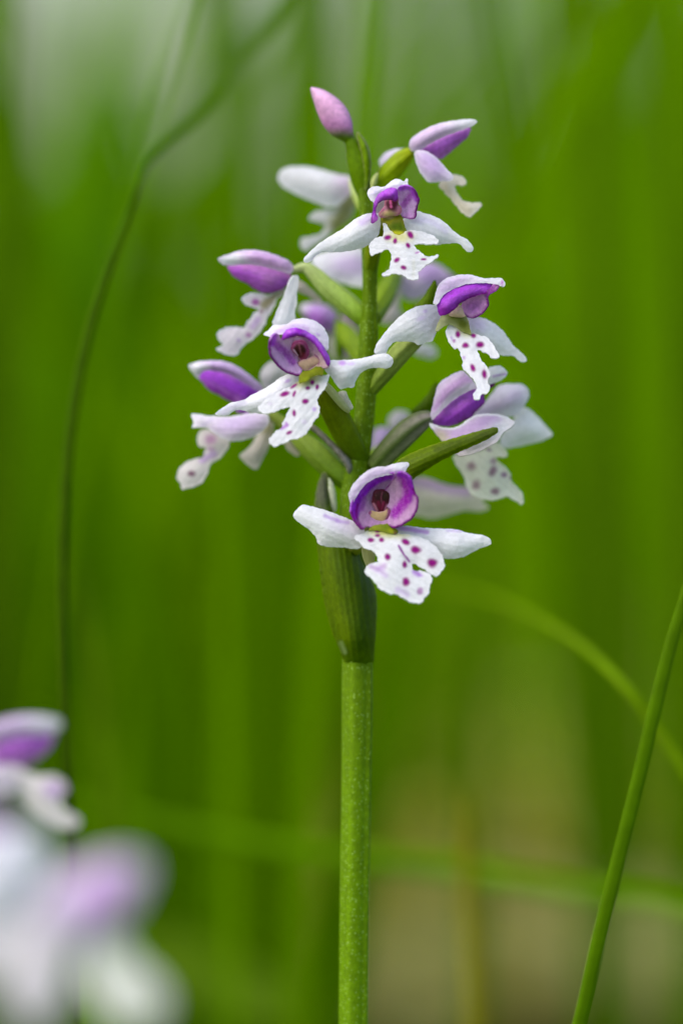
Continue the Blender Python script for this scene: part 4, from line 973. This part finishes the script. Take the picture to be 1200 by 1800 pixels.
sheet(f, 'column', 'R8', [(428, 540), (446, 488), (490, 468), (540, 464), (600, 478), (642, 540), (634, 610), (604, 664), (590, 726), (540, 738), (484, 730), (448, 690), (420, 622)], z=132, bulge=5, base=lin(72, 20, 34), mat=M_COLUMN, thick=10, step=1.6,
      paint=[('blob', 535, 560, 86, 74, 0, lin(36, 14, 14), .95, .45), ('blob', 592, 552, 34, 48, -8, lin(46, 34, 20), .8, .6), ('line', [(545, 500), (530, 570), (545, 640)], 6, lin(104, 50, 66), .7, .8), ('line', [(500, 620), (525, 700)], 20, lin(84, 16, 40), .8, .7), ('line', [(560, 620), (540, 700)], 14, lin(110, 30, 60), .8, .7), ('line', [(440, 640), (480, 715)], 16, lin(164, 108, 128), .8, .8), ('line', [(600, 650), (575, 715)], 12, lin(170, 110, 136), .7, .8), spot(470, 540, 7, 7, 0, lin(90, 64, 54), .7, .8)])
sheet(f, 'stigma', 'R8', [(375, 765), (405, 718), (490, 730), (560, 725), (612, 690), (645, 730), (635, 795), (604, 856), (540, 888), (450, 880), (395, 856), (370, 820)], z=134, bulge=3, base=lin(158, 136, 96), mat=M_COLUMN, thick=8,
      paint=[('line', [(400, 735), (375, 790)], 22, lin(110, 30, 96), .9, .6), ('line', [(625, 710), (625, 770), (600, 820)], 22, lin(110, 30, 96), .9, .6), ('line', [(450, 700), (520, 725), (580, 700)], 12, lin(190, 140, 150), .7, .7)])
sheet(f, 'throat', 'R8', [(380, 950), (430, 895), (500, 880), (560, 876), (625, 866), (695, 918), (728, 965), (660, 992), (560, 966), (470, 950)], z=152, gy=.5, bulge=2, base=lin(104, 112, 20), mat=M_COLUMN, thick=5, paint=[spot(590, 915, 60, 32, 10, lin(82, 100, 0), .9, .6), spot(690, 975, 26, 16, 40, lin(90, 30, 50), .9, .5), ('blob', 650, 950, 40, 24, 30, lin(140, 150, 0), .7, .8)])
sheet(f, 'dorsal_sepal', 'R8', [(150, 545), (156, 500), (196, 418), (266, 336), (346, 266), (438, 216), (530, 201), (600, 196), (680, 166), (760, 154), (830, 148), (857, 170), (835, 222), (795, 285), (740, 292), (680, 292), (620, 300), (540, 314), (460, 340), (384, 384), (324, 434), (274, 502), (236, 562), (206, 622), (185, 658), (162, 605)], z=152, dome=(530, 600, 400, .45), bulge=3, base=lin(234, 224, 238), step=2.2,
      paint=[('line', [(210, 560), (330, 390), (480, 285), (640, 255)], 40, lin(214, 186, 228), .6, .9), ('blob', 770, 190, 110, 40, -15, WHITE, .9, .7), ('line', [(640, 270), (780, 260)], 16, lin(202, 144, 214), .7, .8), ('edge', 2, WHITE, .5)])

# ------------------------------------------------------------------ two more orchids in front, out of focus
b1 = P(np.array(-70.0), np.array(1830.0), np.array(650.0))
o1 = empty('orchid', (b1[0], b1[1], 0))
tag(o1, 'partly cut-off orchid with a slightly blurred lilac-hooded flower beside the dark grass stem', 'orchid')
tube(o1, 'stem', 'px', [(-70, 1830, 650, 24), (-70, 1600, 650, 23), (-68, 1400, 650, 20), (-66, 1250, 650, 16), (-64, 1150, 650, 8)], base=lin(88, 124, 0), mat=M_STEM, toground=True)
f = tube(o1, 'flower', 'px', [(-64, 1420, 655, 14), (-55, 1380, 665, 17), (-45, 1350, 675, 14), (-30, 1335, 682, 9)], base=GREEN)
sheet(f, 'petal', 'px', [(-45, 1315), (0, 1285), (50, 1275), (92, 1285), (95, 1302), (75, 1328), (40, 1348), (0, 1345), (-35, 1335)], z=682, bulge=26, base=lin(218, 156, 226), paint=[('line', [(10, 1318), (40, 1312), (80, 1302)], 16, VIOLET, .55, .9)], step=5)
sheet(f, 'dorsal_sepal', 'px', [(-65, 1300), (-30, 1275), (20, 1260), (65, 1257), (104, 1264), (108, 1278), (85, 1290), (40, 1294), (0, 1304), (-40, 1325)], z=700, gy=-.3, bulge=14, base=lin(220, 200, 228), paint=[('blob', 85, 1272, 40, 16, 0, WHITE, .8, .7)], step=5)
sheet(f, 'lip', 'px', [(-20, 1350), (20, 1342), (60, 1362), (100, 1365), (118, 1385), (105, 1408), (120, 1428), (140, 1440), (132, 1456), (100, 1454), (65, 1432), (30, 1405), (-20, 1390)], z=695, gx=.2, bulge=10, base=lin(224, 218, 218), paint=[spot(95, 1388, 18, 13, 0, LILAC, .8, .7)], step=5)
sheet(f, 'lateral_sepal', 'px', [(-80, 1355), (-40, 1340), (10, 1350), (30, 1375), (10, 1400), (-40, 1405), (-80, 1390)], z=710, bulge=12, base=lin(222, 212, 224), step=5)

b2 = P(np.array(150.0), np.array(1850.0), np.array(1750.0))
o2 = empty('orchid', (b2[0], b2[1], 0))
tag(o2, 'most blurred of the three orchids, its pale lilac and white flowers melting into soft shapes', 'orchid')
tube(o2, 'stem', 'px', [(190, 1900, 1750, 22), (178, 1800, 1750, 21), (160, 1720, 1750, 19), (140, 1640, 1750, 16), (110, 1560, 1750, 12), (80, 1500, 1750, 8)], base=lin(84, 116, 0), mat=M_STEM, toground=True)
f = tube(o2, 'flower', 'px', [(150, 1690, 1760, 14), (160, 1650, 1780, 18), (165, 1620, 1800, 16), (170, 1600, 1815, 10)], base=GREEN)
sheet(f, 'lateral_sepal', 'px', [(30, 1640), (80, 1600), (130, 1620), (130, 1690), (110, 1750), (70, 1800), (30, 1790), (10, 1730)], z=1830, bulge=20, base=lin(238, 230, 236), step=8)
sheet(f, 'lip', 'px', [(150, 1640), (200, 1640), (235, 1690), (285, 1740), (280, 1790), (225, 1800), (175, 1760), (150, 1700)], z=1840, gy=.3, bulge=14, base=lin(230, 230, 222), step=8)
sheet(f, 'dorsal_sepal', 'px', [(60, 1590), (100, 1545), (160, 1515), (225, 1505), (258, 1525), (235, 1590), (190, 1640), (120, 1655), (75, 1640)], z=1850, bulge=30, base=lin(232, 222, 238), paint=[('blob', 185, 1575, 62, 55, -20, lin(218, 164, 228), .75, .8)], step=8)
f = tube(o2, 'flower', 'px', [(90, 1530, 1550, 12), (70, 1540, 1560, 16), (40, 1545, 1580, 14), (10, 1550, 1590, 9)], base=GREEN)
sheet(f, 'lateral_sepal', 'px', [(-50, 1490), (0, 1462), (45, 1455), (80, 1478), (82, 1530), (60, 1580), (10, 1620), (-50, 1630)], z=1600, bulge=24, base=lin(234, 232, 240), step=8)
sheet(f, 'petal', 'px', [(-60, 1440), (-20, 1425), (15, 1440), (15, 1475), (-20, 1490), (-60, 1480)], z=1590, bulge=16, base=lin(190, 150, 206), step=8)
sheet(f, 'lip', 'px', [(-40, 1600), (20, 1600), (60, 1630), (60, 1690), (0, 1720), (-50, 1700)], z=1595, bulge=14, base=lin(224, 220, 224), step=8)
